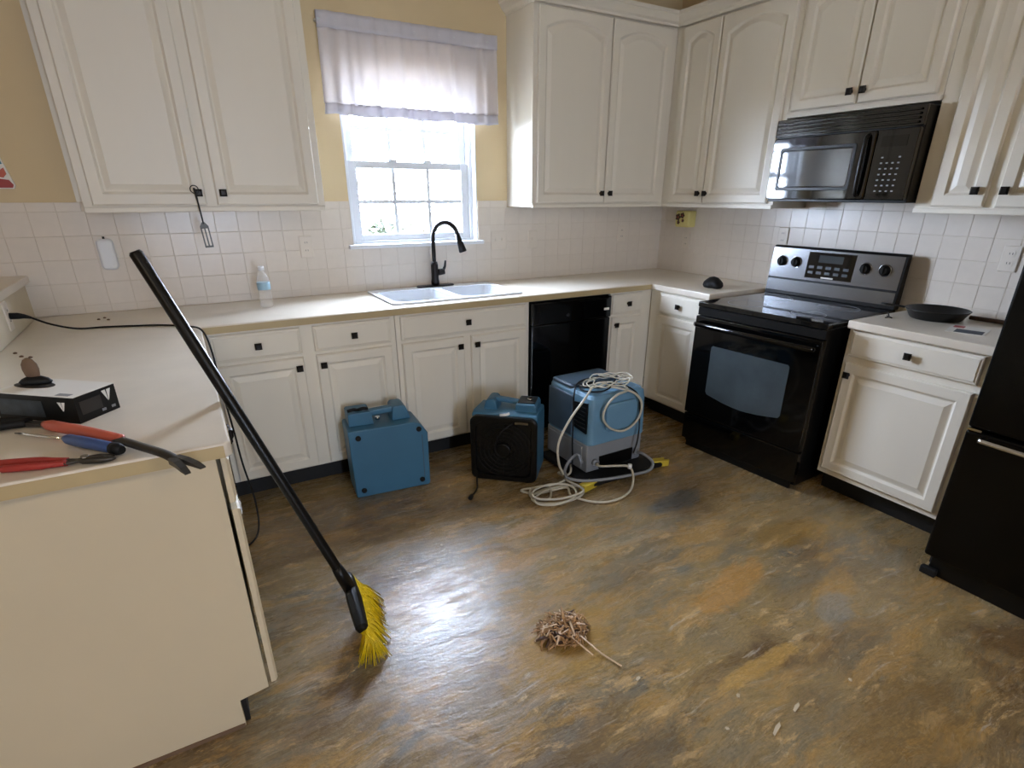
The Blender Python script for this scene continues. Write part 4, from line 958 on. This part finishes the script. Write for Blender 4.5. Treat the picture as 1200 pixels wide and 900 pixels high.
for lb, (x, y) in FILL_LAMPS:
    t = thing('fill_ceiling_light', lb, 'ceiling light', (x, y, CZ-.001))
    MB().lathe([(.20, 0), (.20, -.02), (.185, -.028)], 32).build('base_ring', 'steel', t)
    MB().lathe([(.18, -.029), (.172, -.06), (.14, -.09), (.08, -.11), (.01, -.116)], 32).build('dome', 'fill_glow', t)

# ------------------------------------------------------------------ garden behind the window
lawn = BX(-30, 40, .4, 60, -.85, -.601).build('lawn', 'lawn'); lawn['kind'] = 'structure'
M['bounce'] = mat('pale_bounce_slab', '8f897d', .85, var=.08, vs=3)
pt_ = BX(-8, 8, .3, 6.5, -.6, -.50).build('bounce_patio', 'bounce'); pt_['kind'] = 'structure'  # added slab out of view, bounces daylight up into the valance
def leaves(n, seed, cx, cy, cz, rx, rz, size):
    rnd = random.Random(seed); vs = []; fs = []
    cl = [(rnd.gauss(0, .45)*rx, rnd.gauss(0, .45)*rx, rnd.uniform(-1, 1)*rz) for _ in range(26)]
    for i in range(n):
        c0 = rnd.choice(cl); p = Vector((cx+c0[0]+rnd.gauss(0, .16)*rx, cy+c0[1]+rnd.gauss(0, .16)*rx, max(-.5, cz+c0[2]+rnd.gauss(0, .16)*rz)))
        u = Vector((rnd.gauss(0, 1), rnd.gauss(0, 1), rnd.gauss(0, 1))).normalized(); v_ = u.orthogonal().normalized(); s_ = size*rnd.uniform(.6, 1.3)
        k_ = len(vs); vs += [p-u*s_, p+v_*s_*.45, p+u*s_, p-v_*s_*.45]; fs.append((k_, k_+1, k_+2, k_+3))
    return MB().add(vs, fs)
TREES = [('bush', 'low pale green bush on the lawn nearest the window', .9, 10.0, .9, .8, 'leaf'), ('bush', 'broad yellowish bush on the lawn outside the window', 4.6, 12.0, 1.1, .9, 'leaf2'), ('bush', 'rounded green bush further back on the lawn', 6.6, 20.0, 1.4, 1.2, 'leaf'),
         ('bush', 'loose yellowish bush far back on the lawn', 1.8, 21.0, 1.4, 1.2, 'leaf2'), ('bush', 'wide green bush farthest back on the lawn', 9.2, 29.0, 2.2, 1.6, 'leaf')]
for k, (nm, lb, x, y, r, h, mt) in enumerate(TREES):
    t = thing(nm, lb, 'bush', (x, y, -.601)); leaves(1500, 40+k, 0, 0, h*.9, r, h, .09).build('foliage', mt, t)
    st = MB()
    for j in range(5): a = 2*PI*j/5; st.tube([(0, 0, 0), (.25*math.cos(a)*r, .25*math.sin(a)*r, h*.7)], [.03, .012], 6)
    st.build('stems', 'bark', t)
for k, (lb, x, y, h, mt) in enumerate((('thin young tree with sparse leaves outside the window', 1.4, 14.6, 5.0, 'leaf'), ('slender pale tree behind the bushes outside', 12.0, 22.0, 6.0, 'leaf2'))):
    t = thing('tree', lb, 'tree', (x, y, -.601))
    tk = MB(); tk.tube([(0, 0, 0), (.05, 0, h*.5), (0, .05, h*.95)], [.09, .07, .02], 8)
    for j in range(7):
        a = j*2.4; z = h*(.3+.09*j); tk.tube([(0.03, 0, z), (.9*math.cos(a), .9*math.sin(a), z+.6)], [.03, .008], 6)
    tk.build('trunk', 'bark', t); leaves(900, 60+k, 0, 0, h*.62, 1.3, h*.33, .08).build('crown', mt, t)
